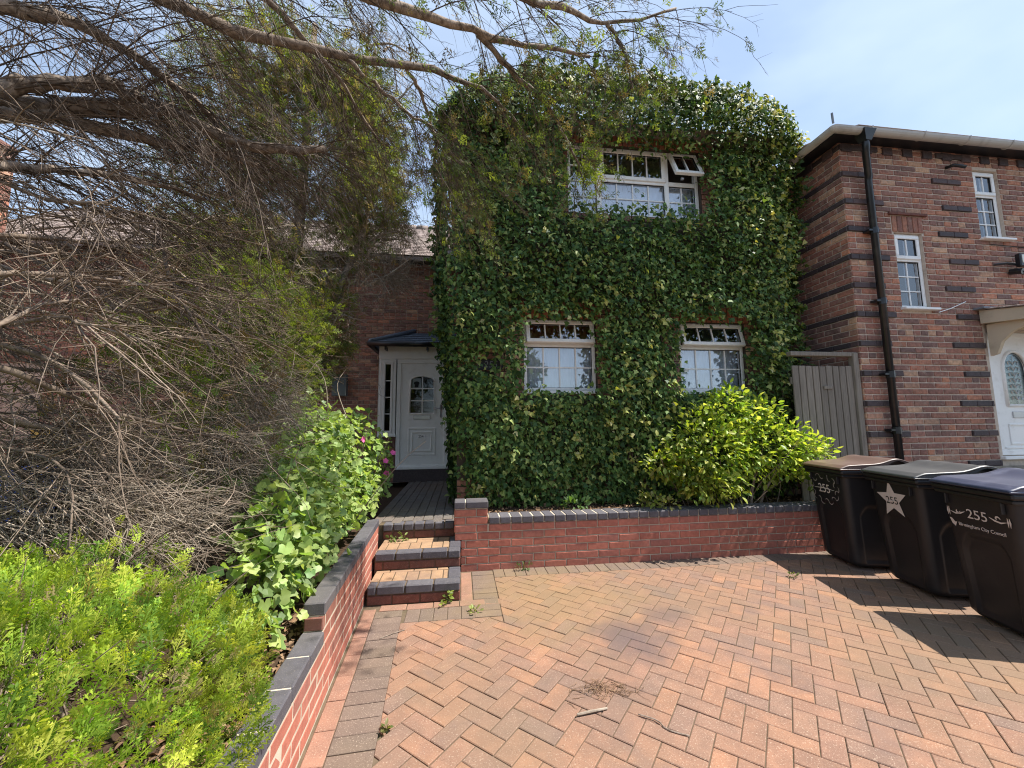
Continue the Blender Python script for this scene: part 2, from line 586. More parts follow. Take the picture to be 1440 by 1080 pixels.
M['paver'] = paver_mat('brindle block paver', [(0.301, 0.164, 0.110), (0.264, 0.151, 0.104), (0.351, 0.183, 0.112), (0.251, 0.156, 0.117), (0.319, 0.172, 0.110), (0.292, 0.164, 0.115), (0.373, 0.192, 0.113), (0.228, 0.149, 0.115), (0.309, 0.174, 0.117)])
M['paver_red'] = paver_mat('red block paver', [(0.34, 0.185, 0.13), (0.31, 0.165, 0.115), (0.37, 0.195, 0.135)])
M['paver_dark'] = paver_mat('charcoal brown block paver', [(0.175, 0.125, 0.10), (0.20, 0.145, 0.115), (0.155, 0.115, 0.095), (0.185, 0.14, 0.105)])
M['paver_sand'] = paver_mat('sandy block paver', [(0.414, 0.257, 0.148), (0.378, 0.228, 0.133), (0.432, 0.275, 0.163)])
M['paver_grey'] = paver_mat('dark grey path block', [(0.14, 0.13, 0.12), (0.16, 0.145, 0.13), (0.12, 0.11, 0.105)])


# ------------------------------------------------------------------ bricks
BRICK_CACHE = {}


def brick_mesh(l, h, d, m, ch=0.005):
    """front at -y, centred in x and z, back at y = +0.02"""
    k = (round(l, 3), round(h, 3), round(d, 3), m.name)
    if k in BRICK_CACHE:
        return BRICK_CACHE[k]
    me = bpy.data.meshes.new('brick')
    me.from_pydata(*brick_data(l, h, d, ch))
    me.materials.append(m)
    BRICK_CACHE[k] = me
    return me


def brick_data(l, h, d, ch=0.005):
    a, c = l / 2, h / 2
    v = []
    for (y, s) in ((0.02, 0), (-d + ch, 0), (-d, ch)):
        v += [(-a + s, y, -c + s), (a - s, y, -c + s), (a - s, y, c - s), (-a + s, y, c - s)]
    f = [(8, 9, 10, 11)]
    for o in (0, 4):
        for i in range(4):
            j = (i + 1) % 4
            f.append((o + i, o + j, o + j + 4, o + i + 4))
    return v, [], f


def frame(u, n):
    """matrix columns: x -> u (along wall), y -> -n (into wall), z -> up"""
    u, n = np.asarray(u, float), np.asarray(n, float)
    zz = np.array([0, 0, 1.0])
    return Matrix(((u[0], -n[0], 0), (u[1], -n[1], 0), (u[2], -n[2], 1)))


def lay(parent, pieces, origin, u, n, name='brick', limit=300, stuffname='bricks', jit=0.0015):
    """pieces: (s, z, length, height, proud, material) along u from origin; nearest `limit` in view become objects"""
    origin, u, n = np.asarray(origin, float), np.asarray(u, float), np.asarray(n, float)
    MX = frame(u, n)
    P = np.array([origin + u * p[0] + np.array([0, 0, p[1]]) for p in pieces])
    vis = in_view(P, 15)
    d = dist(P) + np.where(vis, 0, 1e4)
    order = np.argsort(d)
    single = set(order[:limit].tolist())
    # a piece that cannot be seen stays in the joined part when there are many
    rest = {}
    MXn = np.array(MX)
    for i, p in enumerate(pieces):
        dd = p[4] + random.uniform(-jit, jit)
        if i in single:
            o = link(name, brick_mesh(p[2], p[3], p[4], p[5]), parent, P[i] + n * (dd - p[4]))
            e = MX.to_euler()
            o.rotation_euler = (e.x + random.uniform(-1, 1) * jit * 4, e.y + random.uniform(-1, 1) * jit * 3, e.z + random.uniform(-1, 1) * jit * 4)
        else:
            rest.setdefault(p[5].name, (MB(), p[5]))
            v, _, f = brick_data(p[2], p[3], dd)
            rest[p[5].name][0].add(np.array(v) @ MXn.T + P[i], f)
    for k, (mb, m) in rest.items():
        mb.build(stuffname, m, parent, kind='stuff')


def cut(runs, holes, z0, z1):
    """subtract hole intervals (x0,x1,z0,z1) that overlap the course from a run list"""
    for (a, b, c, d) in holes:
        if z1 <= c + 0.01 or z0 >= d - 0.01:
            continue
        new = []
        for (s, e) in runs:
            if e <= a or s >= b:
                new.append((s, e))
                continue
            if s < a:
                new.append((s, a))
            if e > b:
                new.append((b, e))
        runs = new
    return runs


def bond(length, z0, z1, course, pitch, holes=(), joint=0.011, mats=None, proud=0.007, english=False, pick=None):
    """brickwork in courses: list of pieces for lay()"""
    res = []
    k = 0
    z = z0
    while z + 0.3 * course < z1:
        h = min(course, z1 - z) - joint
        runs = cut([(0, length)], holes, z, z + course)
        off = (k % 2) * pitch / 2
        header = english and k % 4 == 3
        pt = pitch / 2 if header else pitch
        for (s, e) in runs:
            x = math.floor((s - off) / pt) * pt + off
            while x < e - 0.02:
                # an odd brick pair of headers in old work
                a, b = max(x, s), min(x + pt, e)
                if b - a > 0.02:
                    m = pick(a, b, z, k) if pick else random.choice(mats)
                    if m is not None:
                        res.append(((a + b) / 2, z + course / 2, b - a - joint, h, proud, m))
                x += pt
        z += course
        k += 1
    return res


# ------------------------------------------------------------------ ground, drive, paths
MB().box((-150, -150, -0.6), (150, 150, -0.09)).build('ground', M['asphalt'], kind='structure')
drive = MB().box((-2.6, -2.0, -0.085), (5.4, 4.09, -0.006)).build('driveway', M['sand'], kind='structure')
WLOC[drive.name] = np.zeros(3)
MB().box((-30, -6, -0.089), (40, -2.0, -0.02)).build('pavement', M['stone'], kind='structure')


def clip_half(poly, n, c):
    """keep n.p <= c"""
    o = []
    for i in range(len(poly)):
        p, q = poly[i], poly[(i + 1) % len(poly)]
        a, b = n[0] * p[0] + n[1] * p[1] - c, n[0] * q[0] + n[1] * q[1] - c
        if a <= 0:
            o.append(p)
        if (a < 0 < b) or (b < 0 < a):
            t = a / (a - b)
            o.append((p[0] + (q[0] - p[0]) * t, p[1] + (q[1] - p[1]) * t))
    return o


def area(poly):
    return 0.5 * sum(poly[i][0] * poly[(i + 1) % len(poly)][1] - poly[(i + 1) % len(poly)][0] * poly[i][1] for i in range(len(poly)))


def paver_data(poly, top=0.0, ch=0.0035, th=0.05):
    p = np.array(poly)
    if area(poly) < 0:
        p = p[::-1]
    n = len(p)
    c = p.mean(0)
    # inset each corner towards the centre line of its two edges
    ins = []
    for i in range(n):
        e0 = p[i] - p[i - 1]
        e1 = p[(i + 1) % n] - p[i]
        e0 = e0 / (np.linalg.norm(e0) + 1e-9)
        e1 = e1 / (np.linalg.norm(e1) + 1e-9)
        n0, n1 = np.array([-e0[1], e0[0]]), np.array([-e1[1], e1[0]])
        b = n0 + n1
        b = b / max(0.5, (b @ b) / 2)
        ins.append(p[i] + b * ch)
    v = [(q[0], q[1], top - th) for q in p] + [(q[0], q[1], top - ch * 0.8) for q in p] + [(q[0], q[1], top) for q in ins]
    f = [tuple(range(2 * n, 3 * n))]
    for o in (0, n):
        f += [(o + i, o + (i + 1) % n, o + (i + 1) % n + n, o + i + n) for i in range(n)]
    return v, f


PAVE_CACHE = {}


def pave(parent, polys, m, name, limit=300, top=0.0, jit=0.0018, stuffname='pavers'):
    """polys: list of (polygon, angle or None). whole blocks share a mesh through their angle."""
    cen = np.array([np.append(np.mean(p[0], axis=0), top) for p in polys])
    d = dist(cen) + np.where(in_view(cen, 40), 0, 1e4)
    single = set(np.argsort(d)[:limit].tolist())
    rest = MB()
    for i, (poly, key) in enumerate(polys):
        c = cen[i]
        if i in single and d[i] < 1e3:
            if key is not None:
                l, w, ang = key
                k = (round(l, 3), round(w, 3), m.name)
                if k not in PAVE_CACHE:
                    me = bpy.data.meshes.new(name)
                    q = [(-l / 2, -w / 2), (l / 2, -w / 2), (l / 2, w / 2), (-l / 2, w / 2)]
                    v, f = paver_data(q)
                    me.from_pydata(v, [], f)
                    me.materials.append(m)
                    PAVE_CACHE[k] = me
                me, ang = PAVE_CACHE[k], ang + random.choice((0, math.pi))
            else:
                me = bpy.data.meshes.new(name)
                v, f = paver_data([(p[0] - c[0], p[1] - c[1]) for p in poly])
                me.from_pydata(v, [], f)
                me.materials.append(m)
                ang = 0
            link(name, me, parent, (c[0], c[1], top + random.uniform(-jit, jit)), (random.uniform(-1, 1) * jit * 3, random.uniform(-1, 1) * jit * 3, ang))
        else:
            v, f = paver_data(poly, top + random.uniform(-jit, jit))
            rest.add(v, f)
    if rest.n:
        rest.build(stuffname, m, parent, kind='stuff')


def rect_poly(cx, cy, l, w, ang):
    c, s = math.cos(ang), math.sin(ang)
    return [(cx + c * x - s * y, cy + s * x + c * y) for x, y in ((-l / 2, -w / 2), (l / 2, -w / 2), (l / 2, w / 2), (-l / 2, w / 2))]


BA = -0.055                                     # the left edging leans a little: x = xb + BA*(y-0.5)
XB = lambda y: -0.287 + BA * (y - 0.5)
# herringbone field
w = 0.0962
g = 0.0042
field = []
e1, e2 = np.array([math.cos(R(48)), math.sin(R(48))]), np.array([-math.sin(R(48)), math.cos(R(48))])
inA = lambda p: p[1] <= 3.085 and p[0] >= XB(p[1])
inB = lambda p: p[0] >= 0.315 and p[1] <= 3.845
for a in range(-76, 96):
    for b in range(-76, 96):
        v = (a - b) % 4
        if v not in (0, 3):
            continue
        l_, w_ = (2 * w, w) if v == 0 else (w, 2 * w)
        c = e1 * (a * w + l_ / 2) + e2 * (b * w + w_ / 2) + np.array([0.035, 0.0])
        if not (-2.2 < c[0] < 5.6 and -1.9 < c[1] < 4.2):
            continue
        ang = R(48) if v == 0 else R(138)
        poly = rect_poly(c[0], c[1], 2 * w - g, w - g, ang)
        ok = [inA(p) or inB(p) for p in poly]
        if c[0] > 5.35:
            continue
        if all(ok):
            field.append((poly, (2 * w - g, w - g, ang)))
        elif any(ok):
            pcs = []
            if c[0] < 0.25 or c[1] < 2.9:
                q = clip_half(poly, (0, 1), 3.085 if c[0] < 0.315 else 3.845)
                q = clip_half(q, (-1, BA), -(-0.287 - BA * 0.5)) if q else q
                pcs.append(q)
            else:
                q = clip_half(poly, (0, 1), 3.845)
                q1 = clip_half(q, (-1, 0), -0.315) if q else q
                q2 = clip_half(clip_half(q, (1, 0), 0.31), (0, 1), 3.085) if q else q
                pcs += [q1, q2]
            for q in pcs:
                if q and len(q) > 2 and abs(area(q)) > 0.0006:
                    field.append((q, None))
pave(drive, field, M['paver'], 'paver', 300)
# left edging: red stretchers by the wall, charcoal soldiers beside them
dv = np.array([BA, 1.0]) / math.hypot(BA, 1)
nv = np.array([dv[1], -dv[0]])
ang = math.atan2(dv[1], dv[0])
sold, red = [], []
for i in range(48):
    s = -1.6 + i * 0.1035
    y = 0.5 + s * dv[1]
    base = np.array([XB(0.5), 0.5]) + dv * s
    if base[1] < 3.30:
        c = base - nv * 0.1
        sold.append((rect_poly(c[0], c[1], 0.199, 0.099, ang - math.pi / 2), (0.199, 0.099, ang - math.pi / 2)))
for i in range(25):
    base = np.array([XB(0.5), 0.5]) + dv * (-1.6 + i * 0.207)
    if base[1] < 3.42:
        c = base - nv * 0.249
        red.append((rect_poly(c[0], c[1], 0.202, 0.091, ang), (0.202, 0.091, ang)))
# round the steps and along the front wall
for i in range(9):
    x = -0.355 + i * 0.1035
    if x < 0.16:
        sold.append((rect_poly(x, 3.19, 0.099, 0.199, 0), (0.199, 0.099, math.pi / 2)))
for i in range(5):
    x = -0.52 + i * 0.205
    red.append((rect_poly(x, 3.343, 0.199, 0.095, 0), (0.199, 0.095, 0)))
for i in range(9):
    y = 3.143 + i * 0.1035
    sold.append((rect_poly(0.208, y, 0.199, 0.099, 0), (0.199, 0.099, 0)))
for i in range(4):
    red.append((rect_poly(0.053, 3.42 + i * 0.17, 0.095, 0.165, 0), None))
for i in range(46):
    x = 0.366 + i * 0.1035
    sold.append((rect_poly(x, 3.947, 0.099, 0.193, 0), (0.193, 0.099, math.pi / 2)))
pave(drive, sold, M['paver_dark'], 'edging_paver', 200, stuffname='edging_pavers')
pave(drive, red, M['paver_red'], 'edging_paver', 100, stuffname='edging_pavers')

# beds and the path
MB().box((0.05, 4.10, -0.08), (5.05, 9.0, 0.46)).build('flower_bed', M['soil'], kind='structure')
MB().box((-9.0, -0.5, -0.08), (-0.83, 12, 0.33)).build('garden_soil', M['soil'], kind='structure')
path = MB().box((-0.915, 4.23, -0.08), (0.045, 8.1, 0.424)).build('garden_path', M['sand'], kind='structure')
WLOC[path.name] = np.zeros(3)
pp = []
for i in range(9):
    for j in range(15):
        y = 4.345 + j * 0.207 + (i % 2) * 0.103
        pp.append((rect_poly(-0.862 + i * 0.1035, y, 0.0955, 0.1985, 0), (0.1985, 0.0955, math.pi / 2)))
pave(path, pp, M['paver_grey'], 'path_paver', 200, top=0.435)

# ------------------------------------------------------------------ front retaining wall
YW = 4.05
t = thing('retaining_wall', 'low red brick retaining wall with grey blue coping below the ivy', 'wall', (0.3, YW, 0))
core = MB().box((0.012, YW + 0.006, -0.05), (5.05, YW + 0.215, 0.436))
core.box((-0.056, YW + 0.007, 0.29), (0.266, YW + 0.2, 0.60)).build('mortar', M['mortar_light'], t)
pcs = []
z = 0.4367
for k in range(7):
    z0 = z - 0.075
    off = 0.277 + (0 if k % 2 == 0 else -0.1125) - 0.45
    zz0, h = z0, 0.0645
    if z0 < -0.02:
        zz0, h = 0.0, z - 0.0105
    x = off
    while x < 4.9:
        a, b = max(x, -0.06 if z0 > 0.27 else 0.0), min(x + 0.225, 5.04)
        if b - a > 0.03:
            pcs.append(((a + b) / 2, zz0 + 0.0375 if h > 0.06 else h / 2, b - a - 0.0095, h, 0.008, M['red_brick']))
        x += 0.225
    z -= 0.075
# pier
for k in range(3):
    zc = 0.4367 + 0.075 * (k + 0.5) - 0.075
    for (a, b) in (((-0.06, 0.157), (0.157, 0.27)) if k % 2 == 0 else ((-0.06, 0.05), (0.05, 0.27))):
        if k == 0:
            b = min(b, 0.27)
        if k > 0 or b < 0.2 or True:
            pcs.append(((a + b) / 2, zc + 0.0, b - a - 0.0095, 0.0645, 0.0095, M['red_brick']))
pcs = [p for p in pcs if not (0.36 < p[1] < 0.44 and p[0] < 0.28 and p[4] == 0.008)]
pcs = [(p[0], p[1], p[2], p[3], p[4] - 0.004, p[5]) for p in pcs]
lay(t, pcs, (0, YW, 0), (1, 0, 0), (0, -1, 0))
# side of the pier seen from the path
for k in range(3):
    o = link('brick', brick_mesh(0.2, 0.0645, 0.008, M['red_brick']), t, (-0.056, YW + 0.104, 0.4367 + 0.075 * (k - 0.5)), (0, 0, -math.pi / 2))
cop = bpy.data.meshes.new('coping_brick')
mb = MB().cbox((-0.0515, -0.012, 0), (0.0515, 0.205, 0.066), 0.007)
cop = mb.mesh('coping_brick')
cop.materials.append(M['blue_brick'])
for i in range(42):
    x = 0.277 + 0.1125 * (i + 0.5)
    link('coping_brick', cop, t, (x, YW, 0.4367 + random.uniform(-0.001, 0.0015)), (0, 0, random.uniform(-0.012, 0.012)))
for (a, b) in ((-0.062, 0.045), (0.052, 0.274)):
    m2 = MB().cbox((-(b - a) / 2, -0.012, 0), ((b - a) / 2, 0.2, 0.066), 0.007).mesh('coping_brick')
    m2.materials.append(M['blue_brick'])
    link('coping_brick', m2, t, ((a + b) / 2, YW, 0.5925))
MB().box((0.279, YW + 0.002, 0.437), (4.98, YW + 0.19, 0.498)).build('mortar', M['mortar_light'], t)
MB().box((-0.05, YW + 0.002, 0.589), (0.265, YW + 0.18, 0.652)).build('mortar', M['mortar_light'], t)

# ------------------------------------------------------------------ left stepped wall
t = thing('stepped_wall', 'low stepped red brick wall with grey coping left of the driveway', 'wall', (-0.66, 2.2, 0))
O = np.array([-0.5445 - 0.057 * 1.0 + 0.0, 1.0, 0])      # a point of the face
O = np.array([-0.565 - 0.057 * 0.2, 0.2, 0.0])
u = np.array([-0.057, 1.0, 0]) / math.hypot(0.057, 1)
n = np.array([u[1], -u[0], 0])
YS = (2.235 - 0.2) / u[1]
END = (4.12 - 0.2) / u[1]


def along(s, d, z):
    return O + u * s - n * d + np.array([0, 0, z])


def obox(mb, s0, s1, d0, d1, z0, z1):
    v = [along(s, d, zz) for zz in (z0, z1) for (s, d) in ((s0, d0), (s1, d0), (s1, d1), (s0, d1))]
    mb.add(v, [(3, 2, 1, 0), (4, 5, 6, 7), (0, 4, 5, 1)[::-1], (1, 5, 6, 2)[::-1], (2, 6, 7, 3)[::-1], (3, 7, 4, 0)[::-1]])


mb = MB()
obox(mb, -0.4, YS + 0.006, 0.0, 0.094, -0.05, 0.372)
obox(mb, YS + 0.006, END, 0.0005, 0.094, -0.05, 0.505)
mb.build('mortar', M['mortar_light'], t)
pcs = []
for k in range(6):
    zt = 0.445 - 0.0745 * k
    zb = max(zt - 0.0665, 0.002)
    s_start = YS if k < 2 else -0.4
    if k == 0 or k == 1:
        s_start = YS
    x = -0.4 + (k % 2) * 0.1125
    if zt > 0.32 and k == 1:
        pass
    while x < END:
        a, b = max(x, s_start), min(x + 0.225, END)
        if b - a > 0.03 and zt - zb > 0.02:
            pcs.append(((a + b) / 2, (zt + zb) / 2, b - a - 0.0075, zt - zb, 0.0018, M['red_brick']))
        x += 0.225
lay(t, pcs, O, u, n)
e = frame(u, n).to_euler()
for (s0, s1, z0) in ((-0.4, YS, 0.3105), (YS, END, 0.4465)):
    x = s1
    if s1 == YS:
        pts = []
        while x > s0:
            pts.append((max(x - 0.2245, s0), x))
            x -= 0.2245
    else:
        x = s0
        pts = []
        while x < s1 - 0.05:
            pts.append((x, min(x + 0.2245, s1)))
            x += 0.2245
    for (a, b) in pts:
        me = MB().cbox((-(b - a) / 2 + 0.003, -0.007, 0), ((b - a) / 2 - 0.003, 0.10, 0.065), 0.006).mesh('coping_brick')
        me.materials.append(M['blue_brick'])
        c = along((a + b) / 2, 0, z0)
        o = link('coping_brick', me, t, c + np.array([0, 0, random.uniform(-0.001, 0.001)]), (0, 0, e.z))
# brick showing on the end of the higher part
me = brick_mesh(0.092, 0.064, 0.004, M['red_brick'])
link('brick', me, t, along(YS, 0.047, 0.41), (0, 0, 0))

# ------------------------------------------------------------------ steps
t = thing('garden_steps', 'three brick steps with dark blue nosing up to the path', 'steps', (-0.35, 3.4, 0))
sx0 = {3.40: -0.735, 3.76: -0.755, 4.215: -0.775}
for k, (y, z, x1, ynext) in enumerate(((3.40, 0.145, 0.0, 3.76), (3.76, 0.29, 0.0, 4.215), (4.215, 0.435, -0.062, 4.23))):
    x0 = sx0[y]
    MB().box((x0, y + 0.007, z - 0.2), (x1 - 0.006, max(ynext, y + 0.02) + 0.0, z - 0.010)).build('step_core', M['sand'], t)
    # riser
    x = x0
    ls = [0.19, 0.215, 0.215, 0.1] if k == 0 else ([0.07, 0.22, 0.22, 0.22] if k == 1 else [0.1, 0.215, 0.215, 0.2])
    sc = (x1 - x0) / sum(ls)
    for l_ in ls:
        l_ *= sc
        link('brick', brick_mesh(l_ - 0.008, 0.068, 0.007, M['step_brick']), t, (x + l_ / 2, y + 0.005, z - 0.145 + 0.036))
        x += l_
    # nosing
    x = x0
    ls = [0.07, 0.22, 0.22, 0.215] if k == 0 else ([0.17, 0.22, 0.22, 0.11] if k == 1 else [0.1025] * 7)
    sc = (x1 - x0) / sum(ls)
    for l_ in ls:
        l_ *= sc
        dep = 0.1 if k < 2 else 0.11
        me = MB().cbox((-l_ / 2 + 0.005, -0.012, -0.066), (l_ / 2 - 0.005, dep, 0), 0.008).mesh('nosing_brick')
        me.materials.append(M['blue_brick'] if k < 2 else M['blue_brick'])
        link('nosing_brick', me, t, (x + l_ / 2, y, z + random.uniform(-0.001, 0.001)))
        x += l_
    if k < 2:
        # returns at the right end and the sandy tread blocks
        yy = y + 0.105
        while yy < ynext - 0.02:
            b = min(yy + 0.2, ynext + 0.003)
            me = MB().cbox((-0.1, -(b - yy) / 2 + 0.004, -0.066), (0.004, (b - yy) / 2 - 0.004, 0), 0.007).mesh('nosing_brick')
            me.materials.append(M['blue_brick'])
            link('nosing_brick', me, t, (x1 - 0.004, (yy + b) / 2, z))
            yy = b
        tr = []
        yy = y + 0.105
        row = 0
        while yy < ynext - 0.03:
            hh = 0.2 if row == 0 else 0.1
            b = min(yy + hh, ynext)
            if row == 0:
                xs = np.arange(x0 - 0.03, x1 - 0.11, 0.1035)
                wd = 0.099
            else:
                xs = np.arange(x0 - 0.08, x1 - 0.11, 0.205)
                wd = 0.2
            for q in xs:
                a_, b_ = max(q, x0 + 0.003), min(q + wd, x1 - 0.108)
                if b_ - a_ > 0.02:
                    tr.append(([(a_, yy + 0.004), (b_ - 0.004, yy + 0.004), (b_ - 0.004, b - 0.004), (a_, b - 0.004)], None))
            yy = b
            row += 1
        pave(t, tr, M['paver_sand'], 'tread_paver', 100, top=z - 0.003)
        # right cheek of the step
        for (zc, l0) in ((z - 0.145 + 0.036, 0.2),):
            yy = y + 0.01
            while yy < min(ynext, 4.04):
                b = min(yy + 0.215, 4.05)
                if b - yy > 0.04:
                    link('brick', brick_mesh(b - yy - 0.009, 0.068, 0.006, M['step_brick']), t, (x1 - 0.007, (yy + b) / 2, zc), (0, 0, math.pi / 2))
                yy = b
MB().box((-0.75, 3.8, -0.05), (-0.005, 4.23, 0.13)).build('step_core', M['sand'], t)


# ------------------------------------------------------------------ windows
def ring(mb, x0, x1, z0, z1, w_, y0, y1):
    """a rectangular frame made of four chamfered bars, butt jointed"""
    mb.cbox((x0, y0, z1 - w_), (x1, y1, z1), 0.006)
    mb.cbox((x0, y0, z0), (x1, y1, z0 + w_), 0.006)
    mb.cbox((x0, y0 + 0.001, z0 + w_), (x0 + w_, y1, z1 - w_), 0.006)
    mb.cbox((x1 - w_, y0 + 0.001, z0 + w_), (x1, y1, z1 - w_), 0.006)


class Bars(list):
    def build(self, name, m, parent):
        return [b.build(name, m, parent) for b in self]


def bars(mb, x0, x1, z0, z1, nx, nz, y, w_=0.017):
    for i in range(1, nx):
        x = x0 + (x1 - x0) * i / nx
        mb.append(MB().box((x - w_ / 2, y - 0.006, z0), (x + w_ / 2, y + 0.004, z1)))
    for j in range(1, nz):
        z = z0 + (z1 - z0) * j / nz
        mb.append(MB().box((x0, y - 0.0075, z - w_ / 2), (x1, y + 0.0025, z + w_ / 2)))


def light_panes(win, x0, x1, z0, z1, nx, nz, y, glass, bw=0.017):
    for i in range(nx):
        for j in range(nz):
            a, b = x0 + (x1 - x0) * i / nx, x0 + (x1 - x0) * (i + 1) / nx
            c, d = z0 + (z1 - z0) * j / nz, z0 + (z1 - z0) * (j + 1) / nz
            MB().box((a, y, c), (b, y + 0.006, d)).build('pane', glass, win)


def tilt(o, x0, ang, y, z, parent):
    """swing a top-hung sash outwards about its top edge"""
    base = wloc(parent)
    P = Vector((0, y - base[1], z - base[2]))
    o.matrix_basis = Matrix.Translation(P) @ Matrix.Rotation(ang, 4, 'X') @ Matrix.Translation(-P)


def sash(win, x0, x1, z0, z1, nx, nz, y, w_=0.05, open_=0.0, glass=None, depth=0.05):
    glass = glass or M['glass']
    mb = MB()
    ring(mb, x0, x1, z0, z1, w_, y, y + depth)
    parts = [mb.build('sash', M['upvc'], win)]
    mb = Bars()
    bars(mb, x0 + w_, x1 - w_, z0 + w_, z1 - w_, nx, nz, y + 0.022)
    if nx * nz > 1:
        parts += mb.build('glazing_bar', M['upvc'], win)
    mb = MB()
    ring(mb, x0 + w_ - 0.004, x1 - w_ + 0.004, z0 + w_ - 0.004, z1 - w_ + 0.004, 0.01, y + 0.012, y + 0.03)
    parts.append(mb.build('seal', M['seal'], win))
    before = set(COL.objects)
    light_panes(win, x0 + w_, x1 - w_, z0 + w_, z1 - w_, nx, nz, y + 0.024, glass)
    parts += [o for o in COL.objects if o not in before]
    if open_:
        for o in parts:
            tilt(o, 0, -open_, y, z1, win)
    return parts


def backing(win, x0, x1, z0, z1, y, curtain=None, drop=1.0):
    MB().box((x0, y + 0.9, z0 - 0.2), (x1, y + 0.92, z1 + 0.2)).build('room', M['room'], win)
    if curtain:
        # pleated cloth
        n_ = 60
        xs = np.linspace(x0 + 0.02, x1 - 0.02, n_)
        ys = y + 0.13 + 0.012 * np.sin(xs * 70) + 0.008 * np.sin(xs * 31 + 1)
        v = [(x, yy, z0) for x, yy in zip(xs, ys)] + [(x, yy, z0 + (z1 - z0) * drop) for x, yy in zip(xs, ys)]
        MB().add(v, [(i, i + 1, n_ + i + 1, n_ + i) for i in range(n_ - 1)]).build('curtain', curtain, win, smooth=True)


# ------------------------------------------------------------------ the ivy-clad house
HX, TY, HY = 0.0, 4.86, 8.1
house = thing('brick_house', 'old brick house with ivy covered front bay and white porch door', 'house', (0, 6, 0.43))
# front bay walls, with openings
AX, BX, UX = (0.785, 1.742), (2.90, 3.862), (1.42, 3.352)
AZ, UZ = (1.845, 2.785), (4.26, 5.275)
bay = MB()
y0, y1 = TY + 0.005, TY + 0.25
xs = (-0.05, AX[0], AX[1], BX[0], BX[1], 4.52)
bay.box((-0.05, y0, -0.05), (4.52, y1, AZ[0]))
for a, b in ((xs[0], xs[1]), (xs[2], xs[3]), (xs[4], xs[5])):
    bay.box((a, y0, AZ[0]), (b, y1, AZ[1]))
bay.box((-0.05, y0, AZ[1]), (4.52, y1, UZ[0]))
bay.box((-0.05, y0, UZ[0]), (UX[0], y1, UZ[1]))
bay.box((UX[1], y0, UZ[0]), (4.52, y1, UZ[1]))
bay.box((-0.05, y0, UZ[1]), (4.52, y1, 5.5))
bay.box((-0.05, y1, -0.05), (0.2, 12, 5.5))
bay.box((4.27, y1, -0.05), (4.52, 12, 5.5))
bay = bay.build('bay_wall', M['mortar_old'], house)
holes = [(a + 0.05, b + 0.05, c, d) for (a, b, c, d) in ((AX[0], AX[1], *AZ), (BX[0], BX[1], *AZ), (UX[0], UX[1], *UZ))]
# only the brickwork the ivy leaves bare is laid brick by brick: lintels and reveals of the openings, the foot, the plaque
def near(a, b, z, k):
    x = (a + b) / 2 - 0.05
    ok = z < 0.75 or (0.0 < x < 0.75 and 2.05 < z < 2.45)
    for (x0, x1, z0_, z1_) in ((*AX, *AZ), (*BX, *AZ), (*UX, *UZ)):
        if x0 - 0.3 < x < x1 + 0.3 and z0_ - 0.1 < z < z1_ + 0.12:
            ok = True
    return M['old_brick'] if ok else None
hl = holes + [(x0 + 0.02, x1 + 0.08, z1_, z1_ + 0.235) for (x0, x1, z0_, z1_) in ((*AX, *AZ), (*BX, *AZ), (*UX, *UZ))]
lay(bay, bond(4.57, 0.46, 5.5, 0.0774, 0.235, hl, pick=near), (-0.05, TY, 0), (1, 0, 0), (0, -1, 0), limit=200)
for (x0, x1, zt) in ((*AX, AZ[1]), (*BX, AZ[1]), (*UX, UZ[1])):
    sol = []
    x = x0 - 0.06
    while x < x1 + 0.06:
        sol.append((x + 0.039, zt + 0.115, 0.066, 0.222, 0.01, M['orange_brick']))
        x += 0.0775
    lay(bay, sol, (0, TY, 0), (1, 0, 0), (0, -1, 0), name='lintel_brick', limit=100)

# ground floor windows of the bay
for (x0, x1, cur) in ((*AX, M['curtain']), (*BX, M['curtain'])):
    win = MB()
    yf = TY + 0.045
    zt = 2.45
    ring(win, x0 + 0.003, x1 - 0.003, AZ[0], AZ[1] - 0.004, 0.045, yf, yf + 0.07)
    win.cbox((x0 + 0.05, yf + 0.002, zt - 0.03), (x1 - 0.05, yf + 0.068, zt + 0.03), 0.006)
    win = win.build('window', M['upvc'], house)
    if x0 == BX[0]:
        win['label'] = 'right ground floor window with its top light tilted open'
    else:
        win['label'] = 'left ground floor window with its top light tilted open'
    sash(win, x0 + 0.03, x1 - 0.03, zt + 0.005, AZ[1] - 0.02, 4, 1, yf - 0.025, 0.05, R(15))
    mb = Bars()
    bars(mb, x0 + 0.05, x1 - 0.05, AZ[0] + 0.045, zt - 0.03, 4, 2, yf + 0.03)
    mb.build('glazing_bar', M['upvc'], win)
    light_panes(win, x0 + 0.048, x1 - 0.048, AZ[0] + 0.045, zt - 0.03, 4, 2, yf + 0.034, M['glass'])
    mb = MB()
    ring(mb, x0 + 0.046, x1 - 0.046, AZ[0] + 0.043, zt - 0.029, 0.007, yf + 0.012, yf + 0.03)
    mb.build('seal', M['seal'], win)
    MB().cbox((x0 - 0.03, TY - 0.05, AZ[0] - 0.04), (x1 + 0.03, yf + 0.02, AZ[0] - 0.002), 0.006).build('sill', M['upvc'], win)
    backing(win, x0, x1, AZ[0], AZ[1], yf, cur, 0.66)
    if x0 == AX[0]:
        mb = MB()
        xs_ = np.linspace(x0, x1, 40)
        ys_ = yf + 0.2 + 0.02 * np.sin(xs_ * 40)
        v = [(x, yy, zt - 0.05) for x, yy in zip(xs_, ys_)] + [(x, yy, AZ[1] + 0.1) for x, yy in zip(xs_, ys_)]
        mb.add(v, [(i, i + 1, 41 + i, 40 + i) for i in range(39)]).build('curtain', M['curtain_red'], win, smooth=True)
